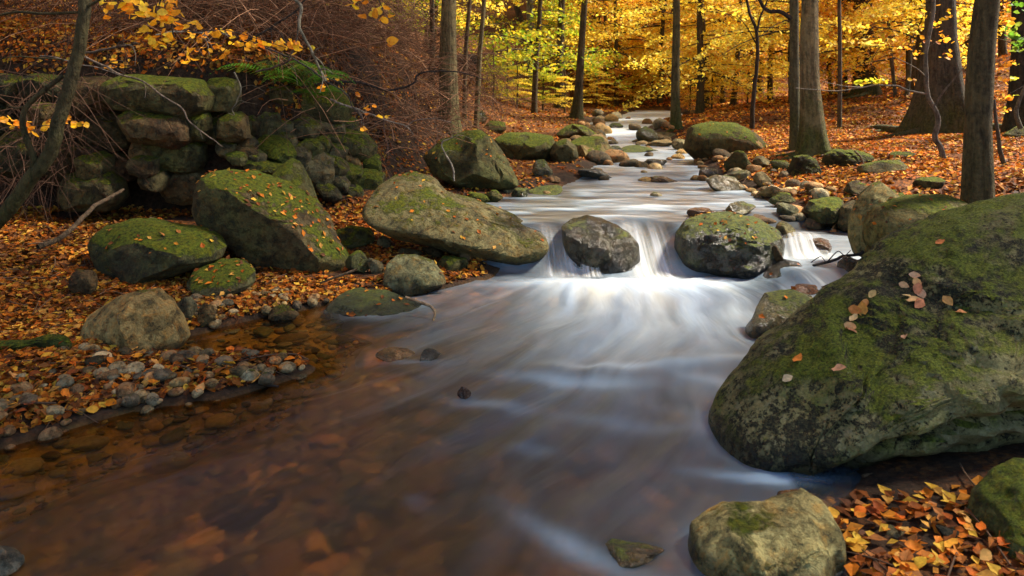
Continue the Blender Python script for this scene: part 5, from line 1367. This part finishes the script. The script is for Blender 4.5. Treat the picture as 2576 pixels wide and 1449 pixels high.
# the leaves that show largest, one by one
LCOL = [(.70, .21, .018), (.56, .13, .012), (.76, .30, .03), (.66, .32, .08), (.30, .075, .014), (.78, .44, .045), (.60, .16, .014), (.2, .065, .016)]
nl = 0
rl = random.Random(17)
def put_leaf(p, n, label, group, s=1.0, col=None, jit=.3):
    o = link('fallen_leaf', rl.choice(LEAVES), None, p, label, 'leaf', group, None, (*[q * rl.uniform(.85, 1.15) for q in (col or rl.choice(LCOL))], 1))
    nv = (Vector(n) + Vector((rl.gauss(0, jit), rl.gauss(0, jit), rl.gauss(0, jit)))).normalized()
    o.rotation_mode = 'QUATERNION'
    q = Vector((0, 0, 1)).rotation_difference(nv)
    o.rotation_quaternion = q @ Euler((0, 0, rl.uniform(0, 6.28))).to_quaternion()
    ss = s * rl.uniform(.8, 1.25)
    o.scale = (ss, ss, ss)
k = 0
while k < 120:
    x, y = rl.uniform(1.05, 1.75), rl.uniform(1.95, 2.5)
    if shore_distance(np.array([x]), np.array([y]))[0] < .03: continue
    put_leaf((x, y, gz(x, y) + rl.uniform(.010, .03)), (0, 0, 1), 'orange beech leaf in the drift between front boulder and corner boulder', 'drifted leaves in the lower right corner', .84, col=[q * .85 for q in rl.choice(LCOL)], jit=.28)
    k += 1
k = 0
while k < 120:
    x, y = rl.uniform(-2.5, -1.0), rl.uniform(2.9, 4.0)
    if shore_distance(np.array([x]), np.array([y]))[0] < .02 or x > -.9: continue
    put_leaf((x, y, gz(x, y) + rl.uniform(.01, .03)), (0, 0, 1), 'bright beech leaf on the gravel spit at the left water edge', 'leaves on the left gravel spit', 1.05)
    k += 1
bvh, v, f = BVHS[BIG]
bvh = BVHTree.FromPolygons([tuple(p) for p in v], f.tolist())
PINK = [(.62, .33, .19), (.66, .42, .16), (.55, .22, .12), (.7, .45, .2), (.6, .27, .07)]
def cast_leaf(X, Y, label, group=None, col=None, s=1.0):
    o_ = Vector((0, 0, HC)); dr = Vector(at(X, Y, 1.0)) - o_
    loc, nr, ix, dd = bvh.ray_cast(o_, dr.normalized())
    if loc is None: return
    if nr.dot(dr) > 0: nr = -nr
    put_leaf(loc + nr * .006, nr, label, group, s, col, .2)
for (X, Y) in [(2302, 695), (2308, 712), (2310, 728), (2318, 740), (2284, 748), (2300, 758), (2312, 765), (2275, 718)]:
    cast_leaf(X, Y, 'pinkish leaf in the small cluster on the huge boulder face', 'leaf cluster on the huge boulder', rl.choice(PINK))
for (X, Y) in [(2195, 742), (2178, 765), (2172, 778), (2155, 782), (2150, 803), (2142, 825), (2140, 832)]:
    cast_leaf(X, Y, 'leaf lodged along the ridge of the huge boulder', 'leaves along the ridge of the huge boulder', rl.choice(PINK))
for X, Y, lb, c in [(2008, 907, 'single orange leaf low on the mossy left flank of the huge boulder', (.68, .24, .04)), (1982, 953, 'single pale tan leaf low on the huge boulder above the water', (.6, .42, .22)), (2280, 850, 'single pinkish tan leaf in the middle of the huge boulder', (.6, .33, .16)), (2385, 760, 'single orange leaf in the upper middle of the huge boulder', (.62, .3, .1)), (2418, 788, 'single rusty leaf on the right part of the huge boulder', (.55, .25, .09)), (2365, 612, 'single rusty leaf near the upper rim of the huge boulder', (.55, .2, .06)), (2112, 930, 'tiny tan leaf by the ridge foot of the huge boulder', (.6, .35, .2))]:
    cast_leaf(X, Y, lb, None, c)

# ------------------------------------------------------------------ gravel
PEB = []
for s in range(9):
    v, f = ico(3 if s < 9 else 2)
    v = facet(v, 7, 500 + s, .6, .95, .8)
    v = v + v * (fbm(v * 1.5 + s * 5, 1, 2, s) * .12)[:, None]
    PEB.append(mesh_np('pebble', v, f, M_ROCK))
PC = [(.24, .18, .10), (.16, .13, .085), (.26, .17, .1), (.1, .085, .07), (.30, .25, .18), (.2, .13, .08), (.19, .18, .15)]
def pebble(x, y, s, label, group, z=None):
    o = link('pebble', rl.choice(PEB), None, (x, y, (gz(x, y) if z is None else z) + s * .4), label, 'pebble', group, None, (*(np.array(rl.choice(PC)) * rl.uniform(1.1, 2.6)), 0))
    o.scale = (s * rl.uniform(.85, 1.3), s * rl.uniform(.8, 1.1), s * rl.uniform(.5, .8)); o.rotation_euler = (rl.uniform(-.3, .3), rl.uniform(-.3, .3), rl.uniform(0, 6.3))
k = 0
while k < 170:
    x, y = rl.uniform(-2.7, -1.05), rl.uniform(2.75, 3.85)
    sd = shore_distance(np.array([x]), np.array([y]))[0]
    if sd < -.02 or sd > .6 or x > -1.0 or rl.random() < sd * 1.3: continue
    pebble(x, y, rl.choice((.018, .022, .028, .034, .046)), 'grey or brown pebble on the gravel spit at the left shore', 'pebbles on the left gravel spit')
    k += 1
k = 0
while k < 70:
    x, y = rl.uniform(-2.1, -.6), rl.uniform(4.35, 5.1)
    sd = shore_distance(np.array([x]), np.array([y]))[0]
    if sd < 0 or sd > .5 or x > .2: continue
    pebble(x, y, rl.choice((.02, .025, .03, .04)), 'dark pebble on the shore below the slanted boulder', 'pebbles below the slanted boulder')
    k += 1
k = 0
while k < 60:
    x, y = rl.uniform(2.2, 3.6), rl.uniform(5.6, 11)
    sd = shore_distance(np.array([x]), np.array([y]))[0]
    if sd < -.1 or sd > .45: continue
    s = rl.choice((.04, .05, .07, .09))
    pebble(x, y, s, 'small stone along the right waterline upstream', 'small stones along the right waterline')
    k += 1
k = 0
while k < 50:
    y = rl.uniform(8.5, 21)
    x = rl.choice((np.interp(y, _ly, _lx) + rl.uniform(-.7, .25), np.interp(y, _ry, _rx) + rl.uniform(-.25, .8), rl.uniform(np.interp(y, _ly, _lx), np.interp(y, _ry, _rx))))
    sd = shore_distance(np.array([x]), np.array([y]))[0]
    if sd < -.5 and rl.random() < .5: continue
    z = max(gz(x, y), float(water_level(x, y)) - .03)
    pebble(x, y, rl.uniform(.07, .2), 'rounded stone in or beside the far rapids', 'stones of the far rapids', z)
    k += 1
k = 0
while k < 34:
    y = rl.uniform(7.6, 14.5)
    x = rl.uniform(np.interp(y, _ly, _lx) + .1, np.interp(y, _ry, _rx) - .1)
    if 8.0 < y < 8.5: continue
    s = rl.uniform(.05, .12)
    o_z = float(water_level(x, y)) - s * .42
    pebble(x, y, s, 'dark stone breaking the current of the upper stream', 'dark stones breaking the upper stream', o_z)
    k += 1
# stones of the stream bed, seen through the water
parts, cols = [], []
v0, f0 = ico(2)
rb = np.random.default_rng(3)
n = 10500
bx, by = rb.uniform(-3.6, 2.0, n), rb.uniform(1.4, 5.6, n)
bs = rb.choice([.012, .02, .03, .045, .07], n, p=[.36, .3, .2, .11, .03])
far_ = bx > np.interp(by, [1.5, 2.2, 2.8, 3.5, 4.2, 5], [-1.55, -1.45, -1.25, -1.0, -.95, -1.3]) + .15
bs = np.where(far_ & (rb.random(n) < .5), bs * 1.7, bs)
bsd = shore_distance(bx, by); bzz = ground(bx, by)
for k in range(n):
    x, y, s = bx[k], by[k], bs[k]
    if bsd[k] > -.01: continue
    vv = facet(v0, 7, k % 60, .5, .85, .95) * np.array([s * rb.uniform(.9, 1.8), s, s * rb.uniform(.25, .5)])
    a = rb.uniform(0, 6.28); ca, sa = math.cos(a), math.sin(a)
    vv = vv @ np.array([[ca, sa, 0], [-sa, ca, 0], [0, 0, 1]])
    zb = min(bzz[k] + s * .1, -.012 - s * .4)
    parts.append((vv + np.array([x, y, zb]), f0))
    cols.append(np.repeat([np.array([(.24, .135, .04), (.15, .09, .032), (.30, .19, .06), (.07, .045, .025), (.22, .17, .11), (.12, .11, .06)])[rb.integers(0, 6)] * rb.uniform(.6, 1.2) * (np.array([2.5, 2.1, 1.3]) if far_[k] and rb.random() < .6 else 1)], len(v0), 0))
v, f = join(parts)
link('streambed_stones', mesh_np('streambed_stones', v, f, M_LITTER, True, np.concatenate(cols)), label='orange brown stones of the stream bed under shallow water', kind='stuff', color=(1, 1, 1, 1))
